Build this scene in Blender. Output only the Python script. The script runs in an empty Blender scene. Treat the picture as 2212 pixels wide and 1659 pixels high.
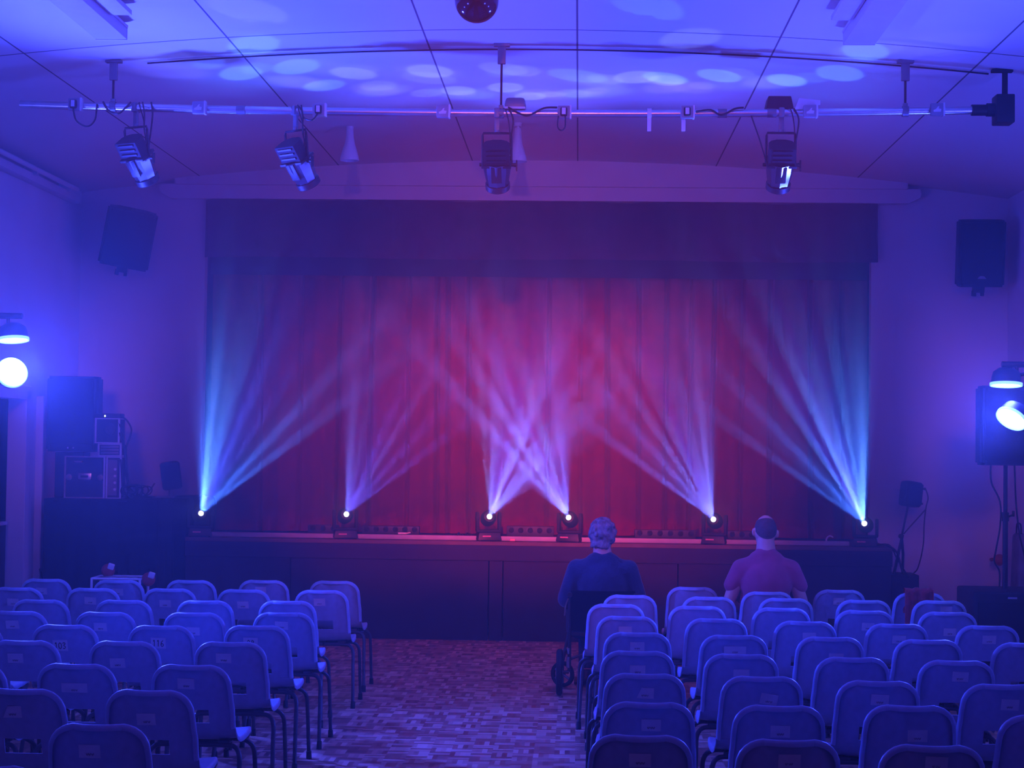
import bpy, bmesh, math, random
from mathutils import Vector, Matrix, Euler
R = math.radians
PI = math.pi
scene = bpy.context.scene
col = scene.collection

# ------------------------------------------------------------------ camera
cam_data = bpy.data.cameras.new('camera')
cam_data.sensor_fit = 'HORIZONTAL'
cam_data.sensor_width = 36.0
cam_data.lens = 3700.0 / 2212.0 * 36.0
cam_data.clip_start = 0.05
cam_data.clip_end = 100
cam = bpy.data.objects.new('camera', cam_data)
col.objects.link(cam)
cam.matrix_world = Matrix.Translation((0, 0, 1.84)) @ Matrix((
    (0.9991627, -0.0114904, 0.0392668),
    (0.0388682, -0.0330650, -0.9986971),
    (0.0127738, 0.9993872, -0.0325907))).to_4x4()
scene.camera = cam

# ------------------------------------------------------------------ view, world
scene.view_settings.view_transform = 'Standard'
scene.view_settings.look = 'None'
scene.view_settings.exposure = 0.0
scene.view_settings.gamma = 1.0
scene.view_settings.use_curve_mapping = False
scene.cycles.use_denoising = True
scene.cycles.use_adaptive_sampling = True
scene.cycles.adaptive_threshold = 0.08
scene.cycles.adaptive_min_samples = 24
scene.cycles.volume_step_rate = 2.0
scene.cycles.max_bounces = 6
scene.cycles.diffuse_bounces = 3
scene.cycles.glossy_bounces = 3
scene.cycles.transmission_bounces = 3
scene.cycles.volume_bounces = 0
scene.cycles.transparent_max_bounces = 6
scene.cycles.sample_clamp_indirect = 4.0
scene.cycles.caustics_reflective = False
scene.cycles.caustics_refractive = False
world = bpy.data.worlds.new('world')
scene.world = world
world.use_nodes = True
world.node_tree.nodes['Background'].inputs[0].default_value = (0.02, 0.02, 0.1, 1)
world.node_tree.nodes['Background'].inputs[1].default_value = 0.0
# thin theatre haze filling the air of the hall
hv = world.node_tree.nodes.new('ShaderNodeVolumeScatter')
hv.inputs['Color'].default_value = (1, 1, 1, 1)
hv.inputs['Density'].default_value = 0.011
hv.inputs['Anisotropy'].default_value = 0.4
world.node_tree.links.new(hv.outputs[0], world.node_tree.nodes['World Output'].inputs['Volume'])


def spot(name, loc, target, watts, color, size, blend=0.3, soft=0.03):
    d = bpy.data.lights.new(name, 'SPOT')
    d.energy = watts
    d.color = color
    d.spot_size = R(size)
    d.spot_blend = blend
    d.shadow_soft_size = soft
    o = bpy.data.objects.new(name, d)
    col.objects.link(o)
    o.location = loc
    o.rotation_euler = (Vector(target) - Vector(loc)).to_track_quat('-Z', 'Y').to_euler()
    return o


def ceil_z(x):
    return 4.52 - 0.0157 * (x + 0.4) ** 2


# blue wash lamps on the two stands
WASH = {
    'L': dict(pos=Vector((-3.86, 11.5, 2.26)), down=Vector((-3.86, 11.5, 2.50))),
    'R': dict(pos=Vector((2.88, 11.5, 2.04)), down=Vector((2.84, 11.5, 2.26))),
}
BLUE = (0.034, 0.060, 1.0)
INDIGO = (0.06, 0.068, 1.0)
# spill of the wash lamps over ceiling, walls and haze
spot('wash_light_front', (-3.80, 11.38, 2.26), (-0.5, 9.4, 3.2), 1650, BLUE, 140, 0.6, 0.10)
spot('wash_light_front', (2.83, 11.38, 2.04), (-0.5, 9.4, 3.2), 850, BLUE, 140, 0.6, 0.10)
spot('wash_light_down', (-3.84, 11.5, 2.41), (-3.84, 11.6, 0.0), 90, BLUE, 130, 0.6, 0.08)
spot('wash_light_down', (2.84, 11.5, 2.19), (2.84, 11.6, 0.0), 70, BLUE, 130, 0.6, 0.08)
# unseen spots added outside the picture to brighten the ceiling and chair rims
spot('ceiling_fill', (-4.3, 9.2, 2.3), (-1.4, 10.9, 4.5), 100, INDIGO, 125, 0.9, 0.12)
spot('ceiling_fill', (3.5, 9.2, 2.3), (1.4, 10.9, 4.5), 120, INDIGO, 125, 0.9, 0.12)
spot('ceiling_fill', (-4.3, 6.6, 2.3), (-1.2, 8.2, 4.5), 240, INDIGO, 125, 0.9, 0.12)
spot('ceiling_fill', (3.5, 6.6, 2.3), (1.2, 8.2, 4.5), 240, INDIGO, 125, 0.9, 0.12)
# unseen pink and rose spots added above the camera to tint the stage end
PINK = (1.0, 0.20, 0.42)
ROSE = (1.0, 0.07, 0.20)
spot('front_fill', (-0.3, 0.5, 4.2), (-0.4, 16.6, 1.9), 1100, PINK, 28, 1.0, 0.08)
spot('front_fill', (-2.2, 0.5, 4.2), (-4.2, 16.5, 2.0), 1500, PINK, 12, 1.0, 0.7)  # this one and the next are added to turn the bare wall pink
spot('front_fill', (1.6, 0.5, 4.2), (3.45, 16.5, 2.0), 1500, PINK, 12, 1.0, 0.7)
for hx, tx, hw in ((-1.6, -1.7, 14000), (-0.3, -0.5, 25000), (1.0, 0.7, 19000)):  # rose spots added to redden the middle of the curtains
    spot('front_fill', (hx, 0.5, 4.2), (tx, 16.6, 1.80), hw, ROSE, 12.5, 1.0, 0.08)

# moving head beams: lens positions on the stage edge and where each ray lands on the ceiling
HEADS = [(-3.493, 15.80, 1.123), (-2.138, 15.80, 1.134), (-0.813, 15.80, 1.132),
         (-0.086, 15.80, 1.134), (1.242, 15.80, 1.136), (2.617, 15.80, 1.118)]
TARGETS = [
    [(-2.62, 11.81), (-2.33, 12.07), (-2.0, 12.76), (-1.54, 13.01), (-0.85, 13.2), (0.08, 13.14), (1.24, 12.57)],
    [(-1.56, 12.22), (-1.39, 12.97), (-1.03, 13.17), (-0.28, 12.46), (0.15, 13.04), (1.1, 12.6), (2.32, 11.59)],
    [(-0.6, 12.46), (-0.22, 13.21), (0.1, 13.06), (0.63, 12.87), (1.38, 12.48), (2.3, 10.99)],
    [(-0.27, 13.21), (-0.5, 13.13), (-0.92, 13.18), (-1.58, 12.97), (-2.12, 12.57), (-2.92, 11.97)],
    [(0.89, 12.74), (0.49, 12.6), (0.05, 13.16), (-0.3, 13.21), (-1.11, 12.39), (-1.9, 12.09), (-3.18, 11.37)],
    [(1.87, 11.63), (1.64, 12.26), (1.12, 12.25), (0.78, 12.8), (0.1, 12.72), (-0.94, 13.18), (-2.44, 12.45)]]
CY, BL, VI, LV = (0.05, 0.155, 1.0), (0.06, 0.10, 1.0), (0.10, 0.08, 1.0), (0.12, 0.13, 1.0)
BEAMCOL = [[CY, CY, BL, BL, BL, CY, CY], [VI] * 7, [BL, VI, VI, VI, LV, LV, LV], [BL, BL, VI, VI, LV, LV, LV],
           [LV, LV, LV, VI, LV, LV, LV], [CY, CY, BL, VI, BL, CY, CY]]
BEAMW = [1.0, 0.35, 0.8, 0.8, 0.7, 1.0]
BEAM_POWER = 2300.0
SOFT_POWER = 2800.0
RAYCOL = (0.10, 0.30, 1.0)
RAYCOL2 = (0.15, 0.20, 1.0)
FAN_POWER = 680.0


def head_axis(i):
    lens = Vector(HEADS[i])
    d = sum(((Vector((x, y, ceil_z(x))) - lens).normalized() for x, y in TARGETS[i]), Vector()).normalized()
    return (d + Vector((0, -0.75, -0.35))).normalized()


# where the sharpest rays of each head strike the ceiling
OVALS = [
    [(-2.47, 12.19), (-2.22, 11.38), (-2.05, 12.08), (-1.95, 12.74)],
    [(-1.66, 12.29), (-1.55, 12.83), (-1.21, 13.14), (0.18, 12.67)],
    [(-0.96, 13.07), (-0.59, 12.96), (-0.41, 13.29), (0.39, 12.53), (0.70, 11.28), (1.87, 11.33)],
    [(-1.11, 12.36), (-0.44, 12.38), (-1.67, 12.37), (-2.07, 10.48), (-2.90, 11.44)],
    [(-0.06, 13.17), (0.17, 12.62), (0.62, 12.61), (-0.57, 12.31), (-1.13, 12.60)],
    [(0.99, 12.37), (1.48, 12.40), (1.81, 12.06), (1.87, 11.35), (0.61, 12.53), (-0.03, 12.53), (0.40, 10.47)],
]
brng = random.Random(11)


def head_light(hi, rays):
    """one lamp behind the head's patterned glass: rays is a list of (ceiling x, y, intensity, colour, cone angle, edge softness)"""
    h = Vector(HEADS[hi])
    dirs = [(Vector((x, y, ceil_z(x))) - h).normalized() for x, y, *_ in rays]
    mean = sum(dirs, Vector()).normalized()
    wide = max(math.degrees(mean.angle(q)) + r[4] / 2 for q, r in zip(dirs, rays))
    top = max(r[2] for r in rays)
    o = spot('beam_light', h + head_axis(hi) * 0.02, h + mean * 5, top, (1, 1, 1), min(170, 2 * wide + 2), 0.0, 0.012)
    d = o.data
    d.use_nodes = True
    nt = d.node_tree
    em = nt.nodes['Emission']
    geo = nt.nodes.new('ShaderNodeNewGeometry')
    total = None
    for q, (x, y, w, c, ang, soft) in zip(dirs, rays):
        dot = nt.nodes.new('ShaderNodeVectorMath')
        dot.operation = 'DOT_PRODUCT'
        nt.links.new(geo.outputs['Incoming'], dot.inputs[0])
        dot.inputs[1].default_value = q
        mr = nt.nodes.new('ShaderNodeMapRange')
        mr.interpolation_type = 'SMOOTHSTEP'
        mr.inputs[1].default_value = math.cos(R(ang / 2))
        mr.inputs[2].default_value = math.cos(R(ang / 2 * (1 - soft)))
        nt.links.new(dot.outputs['Value'], mr.inputs[0])
        sc = nt.nodes.new('ShaderNodeVectorMath')
        sc.operation = 'SCALE'
        sc.inputs[0].default_value = [k * w / top for k in c]
        nt.links.new(mr.outputs[0], sc.inputs['Scale'])
        if total is None:
            total = sc.outputs[0]
        else:
            ad = nt.nodes.new('ShaderNodeVectorMath')
            nt.links.new(total, ad.inputs[0])
            nt.links.new(sc.outputs[0], ad.inputs[1])
            total = ad.outputs[0]
    nt.links.new(total, em.inputs['Color'])
    em.inputs['Strength'].default_value = 1.0


for hi in range(6):
    rays = []
    for k, (x, y) in enumerate(OVALS[hi]):
        rays.append((x, y, BEAM_POWER * BEAMW[hi] * brng.uniform(0.6, 1.2), RAYCOL if hi in (0, 5) else RAYCOL2, brng.uniform(3.4, 4.2), 0.22))
    for k, (x, y) in enumerate(TARGETS[hi]):
        if k >= 3:
            rays.append((x, y, SOFT_POWER * BEAMW[hi] * brng.uniform(0.6, 1.2), BEAMCOL[hi][k], 5.0, 0.6))
        else:
            rays.append((x, y, 0.8 * BEAM_POWER * BEAMW[hi] * brng.uniform(0.6, 1.2), BEAMCOL[hi][k], 3.0, 0.4))
        if k in (1, 3, 5):
            rays.append((x, y, FAN_POWER * BEAMW[hi] * (1.0 if k < 4 else 0.7), BEAMCOL[hi][k], 19, 1.0))
    head_light(hi, rays)

# ------------------------------------------------------------------ materials
def new_mat(name):
    m = bpy.data.materials.new(name)
    m.use_nodes = True
    nt = m.node_tree
    return m, nt, nt.nodes['Principled BSDF']


def mat(name, c, rough=0.6, metal=0.0, var=0.12, scale=12.0, bump=0.0, bscale=60.0, sheen=0.0):
    """painted / cloth / plastic surface with slight procedural variation in its own colour"""
    m, nt, b = new_mat(name)
    tc = nt.nodes.new('ShaderNodeTexCoord')
    n = nt.nodes.new('ShaderNodeTexNoise')
    n.inputs['Scale'].default_value = scale
    n.inputs['Detail'].default_value = 3
    nt.links.new(tc.outputs['Object'], n.inputs['Vector'])
    r = nt.nodes.new('ShaderNodeValToRGB')
    r.color_ramp.elements[0].position = 0.3
    r.color_ramp.elements[1].position = 0.7
    r.color_ramp.elements[0].color = (*[x * (1 - var) for x in c], 1)
    r.color_ramp.elements[1].color = (*[min(1, x * (1 + var)) for x in c], 1)
    nt.links.new(n.outputs['Fac'], r.inputs['Fac'])
    nt.links.new(r.outputs['Color'], b.inputs['Base Color'])
    b.inputs['Roughness'].default_value = rough
    b.inputs['Metallic'].default_value = metal
    if sheen:
        b.inputs['Sheen Weight'].default_value = sheen
    if bump:
        n2 = nt.nodes.new('ShaderNodeTexNoise')
        n2.inputs['Scale'].default_value = bscale
        nt.links.new(tc.outputs['Object'], n2.inputs['Vector'])
        bp = nt.nodes.new('ShaderNodeBump')
        bp.inputs['Strength'].default_value = bump
        bp.inputs['Distance'].default_value = 0.01
        nt.links.new(n2.outputs['Fac'], bp.inputs['Height'])
        nt.links.new(bp.outputs['Normal'], b.inputs['Normal'])
    return m


def glow(name, c, strength):
    m, nt, b = new_mat(name)
    b.inputs['Base Color'].default_value = (*c, 1)
    b.inputs['Emission Color'].default_value = (*c, 1)
    b.inputs['Emission Strength'].default_value = strength
    return m


def math_node(nt, op, a, b=None):
    n = nt.nodes.new('ShaderNodeMath')
    n.operation = op
    for i, v in enumerate((a, b)):
        if v is None:
            continue
        if isinstance(v, (int, float)):
            n.inputs[i].default_value = v
        else:
            nt.links.new(v, n.inputs[i])
    return n.outputs[0]


def parquet():
    m, nt, b = new_mat('parquet')
    tc = nt.nodes.new('ShaderNodeTexCoord')
    sx = nt.nodes.new('ShaderNodeSeparateXYZ')
    nt.links.new(tc.outputs['Object'], sx.inputs[0])
    T = 0.122
    u = math_node(nt, 'DIVIDE', sx.outputs[0], T)
    v = math_node(nt, 'DIVIDE', sx.outputs[1], T)
    cu = math_node(nt, 'FLOOR', u)
    cv = math_node(nt, 'FLOOR', v)
    fu = math_node(nt, 'FRACT', u)
    fv = math_node(nt, 'FRACT', v)
    par = math_node(nt, 'MODULO', math_node(nt, 'ADD', math_node(nt, 'ADD', cu, cv), 4000.0), 2.0)
    su = math_node(nt, 'FLOOR', math_node(nt, 'MULTIPLY', fu, 4.0))
    sv = math_node(nt, 'FLOOR', math_node(nt, 'MULTIPLY', fv, 4.0))
    mix = nt.nodes.new('ShaderNodeMix')
    nt.links.new(par, mix.inputs[0])
    nt.links.new(su, mix.inputs[2])
    nt.links.new(sv, mix.inputs[3])
    comb = nt.nodes.new('ShaderNodeCombineXYZ')
    nt.links.new(cu, comb.inputs[0])
    nt.links.new(cv, comb.inputs[1])
    nt.links.new(mix.outputs[0], comb.inputs[2])
    wn = nt.nodes.new('ShaderNodeTexWhiteNoise')
    wn.noise_dimensions = '3D'
    nt.links.new(comb.outputs[0], wn.inputs['Vector'])
    r = nt.nodes.new('ShaderNodeValToRGB')
    e = r.color_ramp.elements
    e[0].position = 0.0
    e[0].color = (0.20, 0.085, 0.055, 1)
    e[1].position = 1.0
    e[1].color = (0.75, 0.46, 0.32, 1)
    x = e.new(0.5)
    x.color = (0.42, 0.21, 0.14, 1)
    nt.links.new(wn.outputs['Value'], r.inputs['Fac'])
    nt.links.new(r.outputs['Color'], b.inputs['Base Color'])
    rr = nt.nodes.new('ShaderNodeMapRange')
    nt.links.new(wn.outputs['Value'], rr.inputs[0])
    rr.inputs[3].default_value = 0.36
    rr.inputs[4].default_value = 0.5
    nt.links.new(rr.outputs[0], b.inputs['Roughness'])
    return m


def ceiling_mat():
    m, nt, b = new_mat('ceiling_board')
    tc = nt.nodes.new('ShaderNodeTexCoord')
    sx = nt.nodes.new('ShaderNodeSeparateXYZ')
    nt.links.new(tc.outputs['Object'], sx.inputs[0])
    total = None
    seams = [(0, x, 0.006) for x in (-3.69, -2.34, -1.05, -0.04, 1.28, 2.625)]
    seams += [(1, 11.10, 0.009)]
    for ax, c, w in seams:
        dd = math_node(nt, 'ABSOLUTE', math_node(nt, 'SUBTRACT', sx.outputs[ax], c))
        q = math_node(nt, 'LESS_THAN', dd, w)
        total = q if total is None else math_node(nt, 'MAXIMUM', total, q)
    n = nt.nodes.new('ShaderNodeTexNoise')
    n.inputs['Scale'].default_value = 0.8
    n.inputs['Detail'].default_value = 3
    nt.links.new(tc.outputs['Object'], n.inputs['Vector'])
    r = nt.nodes.new('ShaderNodeValToRGB')
    r.color_ramp.elements[0].color = (0.68, 0.68, 0.68, 1)
    r.color_ramp.elements[1].color = (0.80, 0.80, 0.80, 1)
    nt.links.new(n.outputs['Fac'], r.inputs['Fac'])
    mx = nt.nodes.new('ShaderNodeMix')
    mx.data_type = 'RGBA'
    nt.links.new(total, mx.inputs[0])
    nt.links.new(r.outputs['Color'], mx.inputs[6])
    mx.inputs[7].default_value = (0.10, 0.10, 0.12, 1)
    nt.links.new(mx.outputs[2], b.inputs['Base Color'])
    b.inputs['Roughness'].default_value = 0.8
    return m


M = {}
M['floor'] = parquet()
M['ceiling'] = ceiling_mat()
M['wall'] = mat('wall_paint', (0.72, 0.70, 0.70), 0.85, 0, 0.05, 1.5)
M['trim'] = mat('trim_paint', (0.72, 0.70, 0.70), 0.6, 0, 0.04, 3)
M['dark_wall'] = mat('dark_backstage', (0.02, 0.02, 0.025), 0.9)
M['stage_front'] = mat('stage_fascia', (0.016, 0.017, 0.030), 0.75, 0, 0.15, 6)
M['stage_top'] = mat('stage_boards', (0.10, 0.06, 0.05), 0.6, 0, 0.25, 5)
M['white_metal'] = mat('white_enamel', (0.75, 0.75, 0.78), 0.4, 0, 0.04)
M['strip'] = mat('grey_edging', (0.36, 0.36, 0.42), 0.5, 0, 0.08)
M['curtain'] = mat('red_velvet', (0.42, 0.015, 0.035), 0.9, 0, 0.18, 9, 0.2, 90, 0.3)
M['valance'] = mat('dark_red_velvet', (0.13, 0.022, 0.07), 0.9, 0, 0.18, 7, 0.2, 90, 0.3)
M['black_cloth'] = mat('black_cloth', (0.012, 0.012, 0.014), 0.95, 0, 0.2, 8, 0.15, 120)
M['plastic'] = mat('blue_polypropylene', (0.31, 0.38, 0.54), 0.4, 0, 0.07, 30, 0.05, 300)
M['tube'] = mat('dark_tube_steel', (0.055, 0.055, 0.065), 0.42, 0.3, 0.1)
M['rubber'] = mat('black_rubber', (0.015, 0.015, 0.015), 0.8)
M['paper'] = mat('white_paper', (0.66, 0.66, 0.68), 0.85, 0, 0.06, 25)
M['ink'] = mat('black_ink', (0.015, 0.015, 0.02), 0.7)
M['faint_ink'] = mat('faded_ink', (0.28, 0.28, 0.30), 0.8)
M['black'] = mat('black_plastic', (0.014, 0.014, 0.016), 0.5, 0, 0.2)
M['black_matt'] = mat('black_paint_matt', (0.022, 0.022, 0.026), 0.75, 0, 0.2)
M['grille'] = mat('speaker_grille', (0.016, 0.016, 0.018), 0.65, 0.2, 0.3, 200, 0.4, 400)
M['lantern'] = mat('lantern_enamel', (0.010, 0.011, 0.016), 0.75, 0.0, 0.12)
M['dull_steel'] = mat('dull_steel', (0.28, 0.28, 0.32), 0.30, 1.0, 0.05)
M['grey_metal'] = mat('grey_cast_metal', (0.20, 0.20, 0.22), 0.45, 0.5, 0.12)
M['chrome'] = mat('bright_steel', (0.72, 0.72, 0.75), 0.18, 1.0, 0.03)
M['alu'] = mat('aluminium_tube', (0.68, 0.68, 0.70), 0.28, 0.9, 0.05)
M['socket'] = mat('socket_grey', (0.30, 0.30, 0.33), 0.5)
M['white_plastic'] = mat('white_plastic', (0.72, 0.72, 0.74), 0.45, 0, 0.04)
M['lens_glow'] = glow('lens_glow', (0.92, 0.95, 1.0), 10)
M['wash_glow'] = glow('wash_led_glow', (0.62, 0.78, 1.0), 10)
M['wash_rim'] = glow('wash_led_rim', (0.25, 0.55, 1.0), 1.6)
M['led'] = glow('indicator_led', (0.8, 0.9, 1.0), 3)
M['lamp_glass'] = mat('opal_glass', (0.72, 0.72, 0.75), 0.3, 0, 0.03)
M['skin'] = mat('skin', (0.62, 0.34, 0.27), 0.55, 0, 0.06, 20)
M['shaved'] = mat('shaved_hair', (0.22, 0.14, 0.12), 0.7, 0, 0.15, 60)
M['tee'] = mat('plum_cotton', (0.38, 0.06, 0.12), 0.9, 0, 0.1, 14, 0.1, 40, 0.2)
M['jeans'] = mat('dark_denim', (0.035, 0.045, 0.09), 0.9, 0, 0.2, 40)
M['navy'] = mat('navy_wool', (0.022, 0.034, 0.075), 0.95, 0, 0.3, 10, 0.4, 60, 0.3)
M['grey_hair'] = mat('grey_hair', (0.20, 0.18, 0.19), 0.85, 0, 0.55, 26, 0.9, 45)
M['shoe'] = mat('black_leather', (0.02, 0.018, 0.018), 0.5)
M['eye'] = mat('eye_white', (0.7, 0.7, 0.7), 0.2)
M['lip'] = mat('lip', (0.45, 0.16, 0.15), 0.5)
M['red_cloth'] = mat('red_fleece', (0.55, 0.05, 0.05), 0.95, 0, 0.25, 20, 0.5, 70, 0.3)
M['red_plastic'] = mat('red_plastic', (0.45, 0.02, 0.02), 0.45)
M['red_pack'] = mat('red_packet', (0.40, 0.03, 0.03), 0.4)
M['grey_bag'] = mat('grey_nylon', (0.20, 0.19, 0.22), 0.7, 0, 0.3, 8, 0.5, 20)
M['black_vinyl'] = mat('black_vinyl', (0.016, 0.017, 0.022), 0.55, 0, 0.2)
M['pink'] = mat('pink_plastic', (0.7, 0.25, 0.3), 0.4)

# mirror ball: small square mirrors
m_, nt_, b_ = new_mat('mirror_facets')
b_.inputs['Metallic'].default_value = 1.0
b_.inputs['Roughness'].default_value = 0.10
b_.inputs['Base Color'].default_value = (0.05, 0.06, 0.11, 1)
M['mirror'] = m_


# ------------------------------------------------------------------ mesh helpers
class MB:
    """collects shapes into one mesh object"""

    def __init__(s):
        s.bm = bmesh.new()

    def _xf(s, verts, mtx):
        bmesh.ops.transform(s.bm, matrix=mtx, verts=verts)

    def box(s, c, size, rot=(0, 0, 0), bevel=0.0, seg=2, taper=None):
        r = bmesh.ops.create_cube(s.bm, size=1.0)
        v = r['verts']
        if taper:
            for q in v:
                if q.co.z > 0:
                    q.co.x *= taper[0]
                    q.co.y *= taper[1]
        s._xf(v, Matrix.Diagonal((*size, 1)))
        if bevel:
            es = list({e for q in v for e in q.link_edges})
            rb = bmesh.ops.bevel(s.bm, geom=es, offset=bevel, segments=seg, affect='EDGES', profile=0.6)
            v = list({q for f in rb['faces'] for q in f.verts} | {q for q in v if q.is_valid})
        s._xf(v, Matrix.Translation(c) @ Euler(rot).to_matrix().to_4x4())
        return s

    def cyl(s, p0, p1, r0, r1=None, seg=16, caps=True):
        p0, p1 = Vector(p0), Vector(p1)
        r1 = r0 if r1 is None else r1
        d = p1 - p0
        r = bmesh.ops.create_cone(s.bm, cap_ends=caps, segments=seg, radius1=r0, radius2=r1, depth=d.length)
        s._xf(r['verts'], Matrix.Translation((p0 + p1) / 2) @ d.to_track_quat('Z', 'Y').to_matrix().to_4x4())
        return s

    def ball(s, c, r, rot=(0, 0, 0), seg=16, rings=10):
        if not hasattr(r, '__len__'):
            r = (r, r, r)
        q = bmesh.ops.create_uvsphere(s.bm, u_segments=seg, v_segments=rings, radius=1.0)
        s._xf(q['verts'], Matrix.Translation(c) @ Euler(rot).to_matrix().to_4x4() @ Matrix.Diagonal((*r, 1)))
        return s

    def cap(s, p0, p1, r0, r1, seg=14):
        s.cyl(p0, p1, r0, r1, seg)
        s.ball(p0, r0, seg=seg, rings=8)
        s.ball(p1, r1, seg=seg, rings=8)
        return s

    def tube(s, pts, r, seg=8, smooth=True, closed=False):
        pts = [Vector(p) for p in pts]
        if smooth and len(pts) > 2:
            pts = spline(pts, 5)
        rad = r if hasattr(r, '__len__') else None
        rings = []
        n = len(pts)
        up = None
        for i, p in enumerate(pts):
            t = (pts[min(i + 1, n - 1)] - pts[max(i - 1, 0)]).normalized()
            if up is None:
                up = Vector((0, 0, 1)) if abs(t.z) < 0.9 else Vector((1, 0, 0))
            side = t.cross(up)
            if side.length < 1e-5:
                side = t.cross(Vector((0.3, 0.8, 0.1)))
            side.normalize()
            up = side.cross(t).normalized()
            rr = r if rad is None else rad[0] + (rad[1] - rad[0]) * i / (n - 1)
            rings.append([s.bm.verts.new(p + (side * math.cos(a) + up * math.sin(a)) * rr)
                          for a in [2 * PI * k / seg for k in range(seg)]])
        for a, b in zip(rings, rings[1:]):
            for k in range(seg):
                s.bm.faces.new((a[k], a[(k + 1) % seg], b[(k + 1) % seg], b[k]))
        s.bm.faces.new(rings[0][::-1])
        s.bm.faces.new(rings[-1])
        return s

    def lathe(s, prof, mtx=None, seg=24):
        """prof: list of (radius, z)"""
        mtx = mtx or Matrix()
        rings = []
        for rr, z in prof:
            rings.append([s.bm.verts.new(mtx @ Vector((max(rr, 1e-4) * math.cos(2 * PI * k / seg),
                                                       max(rr, 1e-4) * math.sin(2 * PI * k / seg), z))) for k in range(seg)])
        for a, b in zip(rings, rings[1:]):
            for k in range(seg):
                s.bm.faces.new((a[k], a[(k + 1) % seg], b[(k + 1) % seg], b[k]))
        return s

    def poly(s, pts, thick, mtx=None):
        """flat outline in local XY pulled along local Z"""
        mtx = mtx or Matrix()
        a = [s.bm.verts.new(mtx @ Vector((x, y, 0))) for x, y in pts]
        b = [s.bm.verts.new(mtx @ Vector((x, y, thick))) for x, y in pts]
        n = len(pts)
        s.bm.faces.new(a[::-1])
        s.bm.faces.new(b)
        for k in range(n):
            s.bm.faces.new((a[k], a[(k + 1) % n], b[(k + 1) % n], b[k]))
        return s

    def grid(s, nu, nv, fn, skip=None):
        vs = [[s.bm.verts.new(fn(i / nu, j / nv)) for i in range(nu + 1)] for j in range(nv + 1)]
        for j in range(nv):
            for i in range(nu):
                if skip and skip(i, j):
                    continue
                s.bm.faces.new((vs[j][i], vs[j][i + 1], vs[j + 1][i + 1], vs[j + 1][i]))
        return vs

    def build(s, name, m, parent=None, smooth=True, loc=None, angle=40):
        bmesh.ops.recalc_face_normals(s.bm, faces=s.bm.faces)
        me = bpy.data.meshes.new(name)
        s.bm.to_mesh(me)
        s.bm.free()
        me.materials.append(m)
        if smooth:
            me.shade_smooth()
            if angle:
                try:
                    me.set_sharp_from_angle(angle=R(angle))
                except Exception:
                    pass
        o = bpy.data.objects.new(name, me)
        col.objects.link(o)
        if parent:
            o.parent = parent
        if loc is not None:
            o.location = loc
        return o


def spline(pts, n):
    out = []
    P = [pts[0]] + pts + [pts[-1]]
    for i in range(1, len(P) - 2):
        p0, p1, p2, p3 = P[i - 1], P[i], P[i + 1], P[i + 2]
        for k in range(n):
            t = k / n
            out.append(0.5 * ((2 * p1) + (p2 - p0) * t + (2 * p0 - 5 * p1 + 4 * p2 - p3) * t * t + (3 * p1 - p0 - 3 * p2 + p3) * t ** 3))
    out.append(pts[-1])
    return out


def thing(name, label, cat, loc=(0, 0, 0), rz=0.0, group=None, rot=None):
    o = bpy.data.objects.new(name, None)
    o.empty_display_size = 0.1
    col.objects.link(o)
    o.location = loc
    o.rotation_euler = rot if rot else (0, 0, rz)
    tag(o, label, cat, group)
    return o


def tag(o, label, cat, group=None):
    o['label'] = label
    o['category'] = cat
    if group:
        o['group'] = group
    return o


def struct(o, label=None):
    o['kind'] = 'structure'
    if label:
        o['label'] = label
    return o


def clone(o, parent=None):
    c = o.copy()
    col.objects.link(c)
    if parent:
        c.parent = parent
    for ch in list(o.children):
        clone(ch, c)
    return c


def remesh(mb, voxel, smooth_it=6, name='body', m=None, parent=None):
    """grow a collection of overlapping volumes into one continuous skin"""
    o = mb.build(name, m, None, True, angle=None)
    md = o.modifiers.new('r', 'REMESH')
    md.mode = 'VOXEL'
    md.voxel_size = voxel
    sm = o.modifiers.new('s', 'SMOOTH')
    sm.iterations = smooth_it
    sm.factor = 0.5
    dg = bpy.context.evaluated_depsgraph_get()
    me = bpy.data.meshes.new_from_object(o.evaluated_get(dg))
    old = o.data
    o.modifiers.clear()
    o.data = me
    bpy.data.meshes.remove(old)
    me.name = name
    if not me.materials:
        me.materials.append(m)
    me.shade_smooth()
    if parent:
        o.parent = parent
    return o


# ================================================================== SETTING
XL, XR, YF, YB, YW = -4.88, 4.08, 17.6, -3.5, 16.5

mb = MB()
mb.box(((XL + XR) / 2 - 0.8, 7.2, -0.05), (XR - XL + 2.0, 22.5, 0.1))
struct(mb.build('floor', M['floor'], smooth=False), 'woodblock parquet floor of the hall')

mb = MB()
N = 28
pr = [(XL - 0.1 + (XR - XL + 0.2) * i / N) for i in range(N + 1)]
for i in range(N):
    x0, x1 = pr[i], pr[i + 1]
    vs = [mb.bm.verts.new(p) for p in [(x0, YB, ceil_z(x0)), (x1, YB, ceil_z(x1)), (x1, 16.6, ceil_z(x1)), (x0, 16.6, ceil_z(x0)),
                                        (x0, YB, ceil_z(x0) + 0.1), (x1, YB, ceil_z(x1) + 0.1), (x1, 16.6, ceil_z(x1) + 0.1), (x0, 16.6, ceil_z(x0) + 0.1)]]
    mb.bm.faces.new((vs[0], vs[1], vs[2], vs[3]))
    mb.bm.faces.new((vs[4], vs[7], vs[6], vs[5]))
bmesh.ops.remove_doubles(mb.bm, verts=mb.bm.verts, dist=1e-4)
struct(mb.build('ceiling', M['ceiling'], angle=None), 'shallow arched white ceiling of long boards')


def wall_box(mb, x0, x1, y0, y1, z0, z1):
    mb.box(((x0 + x1) / 2, (y0 + y1) / 2, (z0 + z1) / 2), (x1 - x0, y1 - y0, z1 - z0))


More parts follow.
